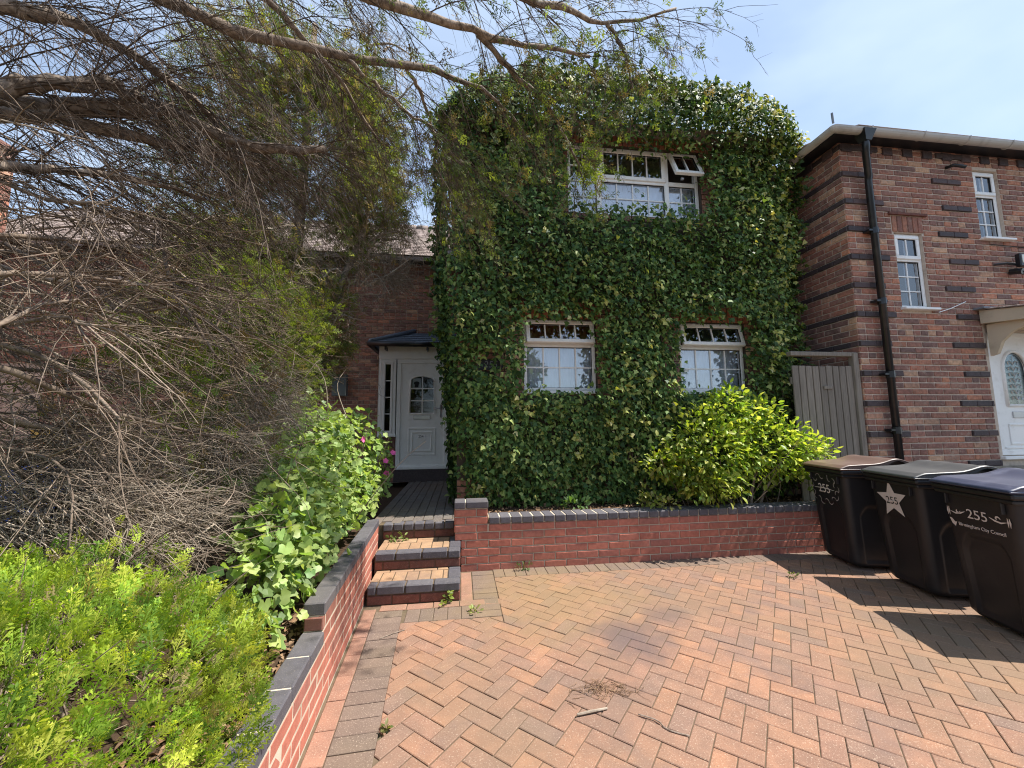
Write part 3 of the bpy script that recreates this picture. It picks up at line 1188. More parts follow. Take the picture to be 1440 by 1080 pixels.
# first floor window, three lights, right vent open
yf = TY + 0.05
m1, m2, zt = 1.872, 2.868, 4.80
win = MB()
ring(win, UX[0] + 0.003, UX[1] - 0.003, UZ[0], UZ[1] - 0.003, 0.05, yf, yf + 0.07)
for x in (m1, m2):
    win.cbox((x - 0.034, yf - 0.002, UZ[0] + 0.05), (x + 0.034, yf + 0.068, UZ[1] - 0.053), 0.006)
win.cbox((m1 + 0.034, yf + 0.002, zt - 0.032), (m2 - 0.034, yf + 0.066, zt + 0.032), 0.006)
win.cbox((m2 + 0.034, yf + 0.002, zt - 0.032), (UX[1] - 0.053, yf + 0.066, zt + 0.032), 0.006)
win = win.build('window', M['upvc'], house)
win['label'] = 'wide first floor window with its small right vent open'
sash(win, m1 + 0.02, m2 - 0.02, zt + 0.006, UZ[1] - 0.03, 4, 1, yf - 0.02, 0.055)
sash(win, m2 + 0.036, UX[1] - 0.03, zt + 0.01, UZ[1] - 0.025, 2, 1, yf - 0.03, 0.05, R(24))
for (a, b, c, d, nx, nz) in ((UX[0] + 0.05, m1 - 0.034, UZ[0] + 0.05, UZ[1] - 0.053, 2, 4), (m1 + 0.034, m2 - 0.034, UZ[0] + 0.05, zt - 0.032, 4, 2), (m2 + 0.034, UX[1] - 0.053, UZ[0] + 0.05, zt - 0.032, 2, 2)):
    mb = Bars()
    bars(mb, a, b, c, d, nx, nz, yf + 0.03)
    mb.build('glazing_bar', M['upvc'], win)
    light_panes(win, a, b, c, d, nx, nz, yf + 0.034, M['glass'])
    mb = MB()
    ring(mb, a - 0.002, b + 0.002, c - 0.002, d + 0.002, 0.008, yf + 0.012, yf + 0.03)
    mb.build('seal', M['seal'], win)
MB().cbox((3.02, yf - 0.13, 4.795), (3.06, yf - 0.10, 4.825), 0.004).build('latch', M['silver'], win)
backing(win, UX[0], UX[1], UZ[0], UZ[1], yf, M['curtain'], 0.55)

# hipped roof over the bay (under the ivy)
mb = MB()
rv = [(-0.2, TY - 0.25, 5.42), (4.7, TY - 0.25, 5.42), (4.7, 12.2, 5.42), (-0.2, 12.2, 5.42), (2.25, TY + 2.2, 7.2), (2.25, 11.0, 7.2)]
mb.add(rv, [(0, 1, 4), (1, 2, 5, 4), (2, 3, 5), (3, 0, 4, 5), (3, 2, 1, 0)]).build('roof', M['tile'], house)

# recessed wall behind the porch with roof
wall = MB().box((-3.6, HY + 0.008, 0.2), (-0.05, HY + 0.3, 4.83)).build('wall', M['mortar'], house)
pr = [(1.95, 3.6, 0.0, 2.9)]
lay(wall, bond(3.55, 0.44, 4.80, 0.075, 0.225, pr, mats=[M['old_brick']], english=True), (-3.6, HY, 0), (1, 0, 0), (0, -1, 0), limit=300)
MB().box((-3.6, HY - 0.25, 4.79), (-0.06, HY + 0.1, 4.87)).build('eave_board', M['black'], house)


def tiled_roof(parent, x0, x1, ya, za, yb, zb, m, tw=0.17, gauge=0.11, limit=300, verge=None):
    L_ = math.hypot(yb - ya, zb - za)
    sl = math.atan2(zb - za, yb - ya)
    MB().add([(x0, ya, za - 0.03), (x1, ya, za - 0.03), (x1, yb, zb - 0.03), (x0, yb, zb - 0.03), (x0, ya, za - 0.1), (x1, ya, za - 0.1), (x1, yb, zb - 0.1), (x0, yb, zb - 0.1)],
             [(0, 1, 2, 3), (7, 6, 5, 4), (0, 4, 5, 1), (1, 5, 6, 2), (2, 6, 7, 3), (3, 7, 4, 0)]).build('roof_deck', m, parent)
    tl = []
    rows = int(L_ / gauge)
    for r_ in range(rows):
        for c_ in range(int((x1 - x0) / tw) + 1):
            x = x0 + c_ * tw + (r_ % 2) * tw / 2
            if x + tw / 2 > x1 + 0.03:
                continue
            s = r_ * gauge
            tl.append((x + tw / 2 if x + tw / 2 < x1 else x1, ya + s * math.cos(sl), za + s * math.sin(sl)))
    P = np.array(tl)
    d = dist(P) + np.where(in_view(P), 0, 1e4)
    sing = set(np.argsort(d)[:limit].tolist())
    tm = MB().cbox((-tw / 2 + 0.003, 0, 0), (tw / 2 - 0.003, gauge * 1.5, 0.014), 0.003)
    me = tm.mesh('roof_tile')
    me.materials.append(m)
    tv, tf = np.concatenate(tm.v), tm.f
    Rx = np.array(Matrix.Rotation(sl - 0.07, 3, 'X'))
    rest = MB()
    for i, p in enumerate(tl):
        if i in sing and d[i] < 1e3:
            link('roof_tile', me, parent, p, (sl - 0.07 + random.uniform(-0.012, 0.012), random.uniform(-0.01, 0.01), 0))
        else:
            rest.add(tv @ Rx.T + np.array(p), tf)
    if rest.n:
        rest.build('roof_tiles', m, parent, kind='stuff')


roof = MB().box((-3.6, 9.96, 6.54), (-0.05, 10.08, 6.60)).build('roof', M['tile'], house)
tiled_roof(roof, -3.6, -0.05, HY - 0.3, 4.85, 10.0, 6.56, M['tile'], 0.24, 0.13, 250)
# ridge tiles
for i in range(12):
    a = np.linspace(0, math.pi, 7)
    mb = MB().tube([(-3.55 + i * 0.3, 10.0, 6.53), (-3.28 + i * 0.3, 10.0, 6.53)], 0.11, 10)
    mb.build('ridge_tile', M['tile'], roof, smooth=True)

# the porch
PY = 7.4
porch = MB()
porch.cbox((-1.5, PY - 0.02, 2.67), (-0.12, PY + 0.14, 2.92), 0.008)        # fascia
porch.cbox((-1.47, PY - 0.012, 2.655), (-0.12, PY + 0.1, 2.675), 0.004)
porch.box((-1.5, PY, 1.25), (-1.44, HY, 2.67))
porch = porch.build('porch', M['upvc_door'], house)
MB().box((-1.47, PY + 0.01, 0.43), (-1.18, HY, 1.25)).build('porch_plinth', M['old_brick'], porch)
lay(porch, bond(0.285, 0.44, 1.24, 0.075, 0.225, mats=[M['old_brick']]), (-1.47, PY + 0.005, 0), (1, 0, 0), (0, -1, 0), name='brick')
MB().box((-1.2, PY - 0.02, 0.43), (-0.12, PY + 0.1, 0.65)).build('door_step', M['dark_brick'], porch)
mb = MB()
mb.add([(-1.62, PY - 0.2, 2.93), (-0.06, PY - 0.2, 2.93), (-0.06, HY, 3.32), (-0.95, HY, 3.32), (-1.62, HY, 2.93)], [(0, 1, 2, 3), (0, 3, 4), (4, 3, 2, 1, 0)])
mb.build('porch_roof', M['lead'], porch)
# slates on the front slope, lead on the hip
for r_ in range(5):
    f0, f1 = r_ / 5, (r_ + 1) / 5
    xl0 = -1.6 + f0 * 0.66
    x = xl0
    while x < -0.12:
        b = min(x + 0.25, -0.07)
        yy, zz = PY - 0.2 + f0 * 0.9, 2.935 + f0 * 0.39
        me = MB().cbox((0, 0, 0), (b - x - 0.006, 0.25, 0.012), 0.003).mesh('slate')
        me.materials.append(M['slate'])
        link('slate', me, porch, (x + 0.003, yy, zz), (R(19), 0, 0))
        x = b
MB().tube([(-1.63, PY - 0.21, 2.94), (-0.95, HY - 0.02, 3.36)], 0.045, 8).build('hip_lead', M['slate'], porch, smooth=True)
MB().tube([(-1.66, PY - 0.22, 2.90), (-0.08, PY - 0.22, 2.90)], 0.048, 10).build('porch_gutter', M['black'], porch, smooth=True)
MB().tube([(-1.64, PY - 0.22, 2.90), (-1.64, HY - 0.05, 2.90)], 0.045, 10).build('porch_gutter', M['black'], porch, smooth=True)
for x in (-1.36, -0.62):
    MB().cbox((x - 0.015, PY - 0.2, 2.80), (x + 0.015, PY - 0.02, 2.87), 0.004).build('gutter_bracket', M['black'], porch)
# sidelight
mb = MB()
ring(mb, -1.475, -1.19, 1.25, 2.655, 0.055, PY - 0.01, PY + 0.06)
sl_ = mb.build('window', M['upvc_door'], house)
sl_['label'] = 'narrow sidelight beside the porch door'
MB().cbox((-1.50, PY - 0.05, 1.235), (-1.17, PY + 0.05, 1.27), 0.006).build('sill', M['upvc_door'], sl_)
mb = MB()
ring(mb, -1.42, -1.245, 1.305, 2.6, 0.04, PY - 0.02, PY + 0.03)
mb.build('sash', M['upvc_door'], sl_)
mb = Bars()
bars(mb, -1.385, -1.28, 1.345, 2.56, 1, 4, PY + 0.005, 0.016)
mb.build('glazing_bar', M['upvc_door'], sl_)
light_panes(sl_, -1.385, -1.28, 1.34, 2.565, 1, 4, PY + 0.008, M['glass_dark'])
MB().box((-1.42, PY + 0.3, 0.5), (-0.2, PY + 0.32, 2.8)).build('room', M['room'], sl_)
# door
door = MB()
ring(door, -1.175, -0.24, 0.65, 2.655, 0.075, PY, PY + 0.07)
door.cbox((-1.175, PY - 0.03, 0.65), (-0.24, PY, 0.70), 0.005)
DX0, DX1, DZ0, DZ1 = -1.10, -0.315, 0.725, 2.58
gx0, gx1, gz0, gz1 = -0.93, -0.50, 1.665, 2.34
door.box((DX0, PY + 0.02, DZ0), (gx0, PY + 0.06, DZ1))
door.box((gx1, PY + 0.02, DZ0), (DX1, PY + 0.06, DZ1))
door.box((gx0, PY + 0.02, DZ0), (gx1, PY + 0.06, gz0))
# head above the arched glass
arc = [(gx0 + (gx1 - gx0) * i / 12, gz1 - 0.07 + 0.07 * math.sin(math.pi * i / 12) ** 0.6) for i in range(13)]
door.prism([(gx0, DZ1), ] + arc + [(gx1, DZ1)], PY + 0.02, PY + 0.06)
door = door.build('door', M['upvc_door'], house)
mb = MB()
for (a, b, c, d, dp) in ((-0.965, -0.465, 0.895, 1.395, 0.012), (-0.90, -0.53, 0.965, 1.325, 0.016)):
    ring(mb, a, b, c, d, 0.028, PY + 0.02 - dp, PY + 0.02)
mb.build('panel_moulding', M['upvc_door'], door)
mb = MB()
pts = [(gx0 - 0.012, PY + 0.015, gz0 - 0.012)] + [(x, PY + 0.015, z + 0.012) for x, z in arc] + [(gx1 + 0.012, PY + 0.015, gz0 - 0.012), (gx0 - 0.012, PY + 0.015, gz0 - 0.012)]
mb.tube(pts, 0.017, 6)
mb.build('glazing_bead', M['upvc_door'], door, smooth=True)
mb = Bars()
bars(mb, gx0, gx1, gz0, gz1 + 0.0, 2, 3, PY + 0.03, 0.02)
mb.build('glazing_bar', M['upvc_door'], door)
light_panes(door, gx0, gx1, gz0, gz1, 2, 3, PY + 0.035, M['glass_dark'])
mb = MB()
mb.cbox((-0.90, PY + 0.037, 2.13), (-0.745, PY + 0.04, 2.31), 0.001)
mb.build('notice', M['upvc'], door)
# dark dog-shaped print on the notice
MB().prism([(-0.86, 2.14), (-0.79, 2.14), (-0.785, 2.19), (-0.77, 2.2), (-0.775, 2.235), (-0.80, 2.25), (-0.84, 2.25), (-0.868, 2.235), (-0.872, 2.2), (-0.855, 2.19)], PY + 0.033, PY + 0.0365).build('notice_print', M['ink'], door)
mb = MB()
mb.cbox((-0.87, PY + 0.006, 1.545), (-0.56, PY + 0.02, 1.62), 0.004)
mb.cbox((-0.855, PY + 0.001, 1.555), (-0.575, PY + 0.008, 1.605), 0.004)
mb.build('letterbox', M['silver'], door)
MB().cbox((-0.80, PY + 0.012, 1.195), (-0.655, PY + 0.019, 1.275), 0.002).build('number_plate', M['upvc'], door)
mb = MB()
mb.cbox((-0.385, PY + 0.008, 1.58), (-0.35, PY + 0.02, 1.82), 0.005)
mb.tube([(-0.368, PY + 0.01, 1.75), (-0.368, PY - 0.035, 1.75), (-0.40, PY - 0.04, 1.75), (-0.49, PY - 0.04, 1.735)], 0.010, 6)
mb.build('handle', M['silver'], door, smooth=True)


def text_mesh(body, size, m, name, parent, mtx, align='CENTER', ext=0.001, sx=1.0, shear=0.0):
    cu = bpy.data.curves.new(name, 'FONT')
    cu.body = body
    cu.size = size
    cu.align_x = align
    cu.align_y = 'CENTER'
    cu.extrude = ext
    cu.shear = shear
    cu.resolution_u = 4
    to = bpy.data.objects.new(name, cu)
    COL.objects.link(to)
    dg = bpy.context.evaluated_depsgraph_get()
    dg.update()
    me = bpy.data.meshes.new_from_object(to.evaluated_get(dg))
    bpy.data.objects.remove(to)
    bpy.data.curves.remove(cu)
    me.transform(Matrix.Diagonal((sx, 1, 1, 1)))
    me.materials.clear()
    me.materials.append(m)
    me.name = name
    o = link(name, me, parent)
    b = wloc(parent)
    o.matrix_basis = Matrix.Translation(-Vector(b)) @ mtx if parent is not None else mtx
    return o


FACE_Y = Matrix(((1, 0, 0, 0), (0, 0, -1, 0), (0, 1, 0, 0), (0, 0, 0, 1)))
text_mesh('254', 0.062, M['ink'], 'door_number', door, Matrix.Translation((-0.7275, PY + 0.0105, 1.235)) @ FACE_Y)
# slate number plaque on the bay
pl = MB().cbox((0.20, TY - 0.022, 2.10), (0.52, TY - 0.004, 2.235), 0.003).build('number_plaque', M['plaque'], house)
text_mesh('255', 0.115, M['plaque_text'], 'plaque_number', pl, Matrix.Translation((0.36, TY - 0.0235, 2.168)) @ FACE_Y, shear=0.15)
# meter box on the recessed wall
mb = MB().cbox((-2.49, HY - 0.14, 2.02), (-2.22, HY - 0.02, 2.45), 0.008)
mb.build('meter_box', plain('grey green cabinet', (0.10, 0.12, 0.12), 0.5), house)

# ------------------------------------------------------------------ left hand house of the row
h2 = thing('brick_house', 'terraced brick house behind the bare conifer branches at far left', 'house', (-6, 8, 0.4))
wall = MB().box((-9.2, HY + 0.008, 0.2), (-3.62, HY + 0.3, 4.83))
wall = wall.build('wall', M['mortar'], h2)
lay(wall, bond(5.58, 0.44, 4.80, 0.075, 0.225, [(2.5, 3.02, 3.5, 4.5), (0.9, 1.7, 1.2, 2.6)], mats=[M['old_brick']], english=True), (-9.2, HY, 0), (1, 0, 0), (0, -1, 0), limit=150)
MB().box((-9.2, HY - 0.25, 4.79), (-3.62, HY + 0.1, 4.87)).build('eave_board', M['black'], h2)
rf = MB().box((-9.2, 9.96, 6.54), (-3.62, 10.08, 6.60)).build('roof', M['tile'], h2)
tiled_roof(rf, -9.2, -3.62, HY - 0.3, 4.85, 10.0, 6.56, M['tile'], 0.24, 0.13, 150)
for (x0, x1, z0_, z1_) in ((-6.7, -6.18, 3.5, 4.5), (-8.3, -7.5, 1.2, 2.6)):
    mb = MB()
    ring(mb, x0, x1, z0_, z1_, 0.06, HY + 0.02, HY + 0.08)
    wn = mb.build('window', M['upvc'], h2)
    mb = Bars()
    bars(mb, x0 + 0.06, x1 - 0.06, z0_ + 0.06, z1_ - 0.06, 2, 3, HY + 0.045)
    mb.build('glazing_bar', M['upvc'], wn)
    light_panes(wn, x0 + 0.06, x1 - 0.06, z0_ + 0.06, z1_ - 0.06, 2, 3, HY + 0.05, M['glass'])
    MB().box((x0, HY + 0.12, z0_), (x1, HY + 0.14, z1_)).build('curtain', M['curtain'], wn)
bw = MB().box((-13, 4.9, 0.2), (-8.36, 8.05, 6.7)).build('bay_wall', M['mortar'], h2)
lay(bw, bond(3.15, 0.44, 6.7, 0.0774, 0.235, mats=[M['old_brick']]), (-8.354, 4.9, 0), (0, 1, 0), (1, 0, 0), limit=60)

# things in the left garden, seen through the twigs
t = thing('storage_box', 'blue plastic storage box behind the bare twigs at far left', 'storage box', (-4.95, 5.6, 0.33))
mb = MB().cbox((-5.5, 5.4, 0.34), (-4.6, 6.0, 0.92), 0.03)
mb.build('body', M['blue_box'], t)
mb = MB().cbox((-5.54, 5.36, 0.93), (-4.56, 6.04, 1.0), 0.03)
mb.build('lid', M['blue_box'], t)
t = thing('tub', 'orange and yellow plastic tub on the blue box behind the twigs', 'tub', (-5.0, 5.7, 1.0))
mb = MB()
for (z0_, r0_, z1_, r1_) in ((1.0, 0.17, 1.25, 0.20),):
    mb.tube([(-5.05, 5.7, z0_), (-5.05, 5.7, z1_)], [r0_, r1_], 18)
mb.build('tub_body', M['orange_tub'], t, smooth=False)
MB().tube([(-5.05, 5.7, 1.252), (-5.05, 5.7, 1.46)], [0.21, 0.23], 18).build('tub_insert', M['yellow_tub'], t)

# ------------------------------------------------------------------ right hand house
NY, NX = 4.35, 5.06
h3 = thing('brick_house', 'brick house with dark banded corners and white door at right', 'house', (7, 6, 0))
W1, W2 = (5.771, 6.212, 2.913, 3.962), (7.184, 7.602, 3.951, 4.976)
DR = (7.03, 8.05, 0.96, 2.62)
wall = MB()
def slab_with_holes(mb, x0, x1, y0, y1, z0, z1, holes):
    zs = sorted({z0, z1, *[h[2] for h in holes], *[h[3] for h in holes]})
    for a, b in zip(zs[:-1], zs[1:]):
        for (s, e_) in cut([(x0, x1)], holes, a, b):
            mb.box((s, y0, a), (e_, y1, b))
slab_with_holes(wall, NX + 0.006, 10.5, NY + 0.006, NY + 0.25, 0.0, 5.3, [W1, W2, DR])
wall.box((NX + 0.006, NY + 0.25, 0), (NX + 0.25, 11, 5.3))
wall = wall.build('wall', M['mortar'], h3)
course = 0.0774
zb0 = 0.873 - course * 0.5
Z0 = zb0 - 0 * course
pieces, side = [], []
holesN = [(h[0] - NX, h[1] - NX, h[2], h[3]) for h in (W1, W2)] + [(6.98 - NX, 8.1 - NX, 0.9, 2.72), (5.745 - NX, 6.24 - NX, 3.962, 4.2)]
kmax = int((5.18 - Z0) / course)
for k in range(0, kmax + 1):
    z = Z0 + k * course
    band = k % 5 == 0
    runs = cut([(0, 5.2)], holesN, z, z + course)
    off = (k % 2) * 0.1175
    hdr = k % 4 == 2
    pt = 0.1175 if (hdr and not band) else 0.235
    for (s, e_) in runs:
        x = math.floor((s - off) / pt) * pt + off
        while x < e_ - 0.02:
            a, b = max(x, s), min(x + pt, e_)
            x += pt
            if b - a < 0.022:
                continue
            xm = (a + b) / 2
            inband = band and (xm < 0.50 or 1.42 < xm < 1.99 or 3.2 < xm < 3.75)
            m_ = M['dark_brick'] if inband else M['old_brick']
            pieces.append((xm, z + course / 2, b - a - (0.006 if inband else 0.014), course - (0.008 if inband else 0.015), 0.020 if inband else 0.004, m_))
    for j in range(22):
        x = j * 0.235 + off - 0.1175
        a, b = max(x, 0.0), x + 0.235
        side.append(((a + b) / 2, z + course / 2, b - a - 0.012, course - 0.013, 0.012 if band else 0.004, M['dark_brick'] if band else M['old_brick']))
lay(wall, pieces, (NX, NY, 0), (1, 0, 0), (0, -1, 0), limit=300)
lay(wall, [(5.0 - p[0], *p[1:]) for p in side if p[0] < 5.0], (NX, NY + 5.0, 0), (0, -1, 0), (-1, 0, 0), name='brick', limit=100, stuffname='side_bricks')
# soldier lintel over the lower window with a little drip course
sol = [(5.75 - NX + 0.041 + i * 0.0815, 4.08, 0.07, 0.222, 0.006, M['old_brick']) for i in range(6)]
lay(wall, sol, (NX, NY, 0), (1, 0, 0), (0, -1, 0), name='lintel_brick')
MB().cbox((5.70, NY - 0.03, 4.20), (6.30, NY, 4.235), 0.004).build('drip_course', M['step_brick'], wall)
# dark blocks whose colour stands in for shadowed gaps under the eaves
for i in range(16):
    link('eaves_gap_block', brick_mesh(0.15, 0.11, 0.022, M['dark_brick']), wall, (NX + 0.10 + i * 0.32, NY, 5.12))
for i in range(8):
    link('eaves_gap_block', brick_mesh(0.15, 0.11, 0.022, M['dark_brick']), wall, (NX, NY + 0.16 + i * 0.32, 5.12), (0, 0, -math.pi / 2))
MB().box((NX - 0.02, NY - 0.02, -0.05), (10.5, NY + 0.2, zb0)).build('plinth', M['stone'], h3)
MB().box((NX - 0.02, NY + 0.2, -0.05), (NX + 0.2, 11, zb0)).build('plinth', M['stone'], h3)
for (x0, x1, z0_, z1_) in (W1, W2):
    yf = NY + 0.04
    mb = MB()
    ring(mb, x0 + 0.003, x1 - 0.003, z0_, z1_ - 0.003, 0.045, yf, yf + 0.07)
    zt = z1_ - 0.37
    mb.cbox((x0 + 0.045, yf + 0.002, zt - 0.02), (x1 - 0.045, yf + 0.07, zt + 0.02), 0.005)
    wn = mb.build('window', M['upvc'], h3)
    wn['label'] = 'narrow white window nearer the drainpipe' if x0 == W1[0] else 'narrow white window under the gutter'
    sash(wn, x0 + 0.028, x1 - 0.028, zt + 0.008, z1_ - 0.028, 2, 1, yf - 0.018, 0.05)
    a, b, c, d = x0 + 0.045, x1 - 0.045, z0_ + 0.045, zt - 0.02
    mb = Bars()
    bars(mb, a, b, c, d, 2, 3, yf + 0.03, 0.015)
    mb.build('glazing_bar', M['upvc'], wn)
    light_panes(wn, a, b, c, d, 2, 3, yf + 0.034, M['glass'])
    mb = MB()
    ring(mb, a - 0.002, b + 0.002, c - 0.002, d + 0.002, 0.007, yf + 0.012, yf + 0.03)
    mb.build('seal', M['seal'], wn)
    MB().cbox((x0 - 0.04, NY - 0.07, z0_ - 0.035), (x1 + 0.06, yf + 0.02, z0_ - 0.002), 0.006).build('sill', M['upvc'], wn)
    MB().box((x0, yf + 0.062, z0_), (x1, yf + 0.068, z1_)).build('blind', M['frost'], wn)
# door
yd = NY + 0.02
door = MB()
ring(door, 7.035, 8.045, 0.965, 2.615, 0.07, yd, yd + 0.08)
gl = [(7.27, 1.62), (7.27, 2.12)] + [(7.47 - 0.2 * math.cos(a), 2.12 + 0.24 * math.sin(a)) for a in np.linspace(0, math.pi, 15)[1:-1]] + [(7.67, 2.12), (7.67, 1.62)]
door.prism([(7.105, 1.035), (7.105, 1.60), (7.975, 1.60), (7.975, 1.035)], yd + 0.02, yd + 0.06)
left_ = [(7.105, 1.60), (7.105, 2.545), (7.47, 2.545)] + [p for p in gl[::-1] if p[0] <= 7.4701][0:]
door.prism([(7.105, 1.60), (7.105, 2.545), (7.47, 2.545)] + [(7.47, 2.36)] + [p for p in gl if p[0] < 7.465][::-1] + [(7.27, 1.60)], yd + 0.02, yd + 0.06)
door.prism([(7.975, 1.60), (7.67, 1.60)] + [p for p in gl if p[0] > 7.475][::-1] + [(7.47, 2.36), (7.47, 2.545), (7.975, 2.545)], yd + 0.02, yd + 0.06)
door.box((7.27, yd + 0.021, 1.60), (7.67, yd + 0.059, 1.62))
door = door.build('door', M['upvc'], h3)
door['label'] = 'white panelled door with an arched glass light'
mb = MB()
mb.tube([(x, yd + 0.015, z) for x, z in gl] + [(7.27, yd + 0.015, 1.62)], 0.022, 6)
mb.build('glazing_bead', M['upvc'], door, smooth=True)
MB().prism(gl, yd + 0.036, yd + 0.042).build('pane', M['glass_dark'], door)
MB().box((7.2, yd + 0.3, 1.0), (7.75, yd + 0.32, 2.5)).build('room', M['room'], door)
# leaded scroll ornament in the glass
mb = MB()
for sgn in (-1, 1):
    for q in range(7):
        zc = 1.70 + q * 0.08
        mb.tube([(7.47, yd + 0.03, zc), (7.47 + sgn * 0.045, yd + 0.03, zc + 0.05), (7.47 + sgn * 0.085, yd + 0.03, zc + 0.035), (7.47 + sgn * 0.075, yd + 0.03, zc - 0.0)], 0.007, 4)
mb.tube([(7.47, yd + 0.03, 1.63), (7.47, yd + 0.03, 2.3)], 0.004, 4)
mb.tube([(x * 0.86 + 7.47 * 0.14, yd + 0.03, z * 0.93 + 1.95 * 0.07) for x, z in gl], 0.004, 4)
mb.build('leading', M['silver'], door)
mb = MB()
ring(mb, 7.24, 7.80, 1.10, 1.38, 0.03, yd + 0.008, yd + 0.02)
mb.cbox((7.14, yd + 0.005, 1.05), (7.94, yd + 0.02, 1.075), 0.004)
mb.build('panel_moulding', M['upvc'], door)
mb = MB()
mb.cbox((7.33, yd + 0.006, 1.455), (7.62, yd + 0.02, 1.54), 0.004)
mb.build('letterbox', M['silver'], door)
MB().cbox((7.0, NY - 0.04, 0.915), (8.08, NY + 0.02, 0.955), 0.006).build('threshold', M['upvc'], door)
# canopy over the door
cp = MB()
cp.prism([(NY - 0.02, 2.72), (NY - 0.02, 2.90), (NY - 0.62, 2.80), (NY - 0.62, 2.66)], 6.93, 8.6, 'x')
cp = cp.build('door_canopy', M['cream'], h3)
lay_t = []
for r_ in range(5):
    for c_ in range(9):
        me = MB().cbox((0, 0, 0), (0.185, 0.16, 0.016), 0.004).mesh('roof_tile')
        me.materials.append(M['tile'])
        link('roof_tile', me, cp, (6.90 + c_ * 0.19, NY - 0.66 + r_ * 0.128, 2.805 + r_ * 0.0215), (R(6) + random.uniform(-0.02, 0.02), random.uniform(-0.02, 0.02), 0))
MB().cbox((6.86, NY - 0.12, 2.905), (8.6, NY - 0.004, 2.93), 0.004).build('lead_flashing', M['lead'], cp)
# scalloped white bargeboard / brackets
for x in (7.0, 8.1):
    pts = [(NY - 0.03, 2.30), (NY - 0.03, 2.70), (NY - 0.55, 2.70), (NY - 0.55, 2.64)] + [(NY - 0.09 - 0.44 * math.cos(a), 2.30 + 0.30 * math.sin(a)) for a in np.linspace(0.55, 1.75, 9)]
    pts = [(NY - 0.03, 2.28), (NY - 0.03, 2.70), (NY - 0.52, 2.70), (NY - 0.52, 2.63), (NY - 0.40, 2.62), (NY - 0.26, 2.55), (NY - 0.16, 2.45), (NY - 0.10, 2.30)]
    MB().prism(pts, x, x + 0.05, 'x').build('bracket', M['cream'], cp)
arcb = [(7.05, 2.42)] + [(7.05 + 0.25 * (1 - math.cos(a)), 2.42 + 0.23 * math.sin(a)) for a in np.linspace(0, math.pi / 2, 8)] + [(7.8, 2.65), (7.8, 2.715), (7.05, 2.715)]
MB().prism(arcb, NY - 0.05, NY - 0.01).build('arch_board', M['cream'], cp)
# step blocks below the door
for (a, b, y0_, z0_, z1_, m_) in ((6.92, 7.35, 3.72, 0.0, 0.80, M['stone']), (7.36, 8.2, 3.72, 0.0, 0.80, M['stone']), (6.92, 8.2, 3.35, 0.0, 0.6, M['stone'])):
    MB().cbox((a, y0_, z0_), (b, y0_ + 0.36 if y0_ < 3.5 else NY - 0.03, z1_), 0.015).build('door_step', m_, h3)
for (a, z) in ((6.94, 0.80), (7.36, 0.80), (7.65, 0.80)):
    MB().cbox((a, 3.70, z + 0.002), (a + 0.25, 3.85, z + 0.09), 0.01).build('step_brick', M['dark_brick'], h3)
# gutter, fascia, drainpipe
GZ = 5.20
def half_round(mb, p, q, r=0.062):
    p, q = np.array(p, float), np.array(q, float)
    d_ = (q - p) / np.linalg.norm(q - p)
    s_ = np.cross(d_, (0, 0, 1))
    ang_ = np.linspace(math.pi, 2 * math.pi, 9)
    v = []
    for c_ in (p, q):
        for rr in (r, r - 0.008):
            for a_ in ang_:
                v.append(c_ + s_ * rr * math.cos(a_) + np.array([0, 0, rr * math.sin(a_)]))
    f = []
    for i in range(8):
        f += [(i, i + 1, 18 + i + 1, 18 + i), (9 + i, 27 + i, 27 + i + 1, 9 + i + 1), (i, 9 + i, 9 + i + 1, i + 1), (18 + i, 18 + i + 1, 27 + i + 1, 27 + i)]
    f += [(0, 18, 27, 9), (8, 17, 35, 26)]
    mb.add(v, f)
EX, EY = NX - 0.31, NY - 0.23
gut = MB()
half_round(gut, (EX, EY, GZ), (10.6, EY, GZ + 0.04))
half_round(gut, (EX, EY, GZ), (EX, 11, GZ))
gut.add(np.array([(EX + 0.064 * math.cos(a) * math.cos(b), EY + 0.064 * math.sin(a) * math.cos(b), GZ - 0.064 * math.sin(b)) for b in np.linspace(0, math.pi / 2, 5) for a in np.linspace(0, 2 * math.pi, 13)[:-1]]), [(i * 12 + j, i * 12 + (j + 1) % 12, (i + 1) * 12 + (j + 1) % 12, (i + 1) * 12 + j) for i in range(4) for j in range(12)])
gut = gut.build('gutter', M['gutter'], h3)
for x in (5.25, 6.05, 6.75, 7.45, 8.15):
    a_ = np.linspace(math.pi, 2 * math.pi, 9)
    MB().tube([(x, EY + 0.070 * math.cos(q), GZ + 0.02 + 0.070 * math.sin(q)) for q in a_], 0.008, 5).build('gutter_bracket', M['gutter'], gut)
MB().box((NX - 0.20, NY - 0.17, 5.19), (10.5, NY - 0.0, 5.26)).build('soffit', M['black'], h3)
MB().box((NX - 0.20, NY + 0.0, 5.19), (NX, 11, 5.26)).build('soffit', M['black'], h3)
rf = MB().add([(EX + 0.04, EY + 0.04, 5.23), (10.6, EY + 0.04, 5.25), (10.6, 11, 5.23), (EX + 0.04, 11, 5.23), (EX + 2.6, EY + 2.64, 6.41), (10.6, EY + 2.64, 6.41), (EX + 2.6, 11, 6.41)],
              [(0, 1, 5, 4), (0, 4, 6, 3), (4, 5, 2, 6)]).build('roof', M['tile'], h3)
tl = []
tme = MB().cbox((-0.08, 0, 0), (0.08, 0.26, 0.014), 0.003).mesh('roof_tile')
tme.materials.append(M['tile'])
for r_ in range(2):
    for c_ in range(22):
        if c_ * 0.165 + 0.04 < r_ * 0.14 + 0.27:
            continue
        link('roof_tile', tme, rf, (EX + 0.12 + c_ * 0.165, EY + 0.0 + r_ * 0.14, 5.265 + r_ * 0.068), (R(25), 0, 0))
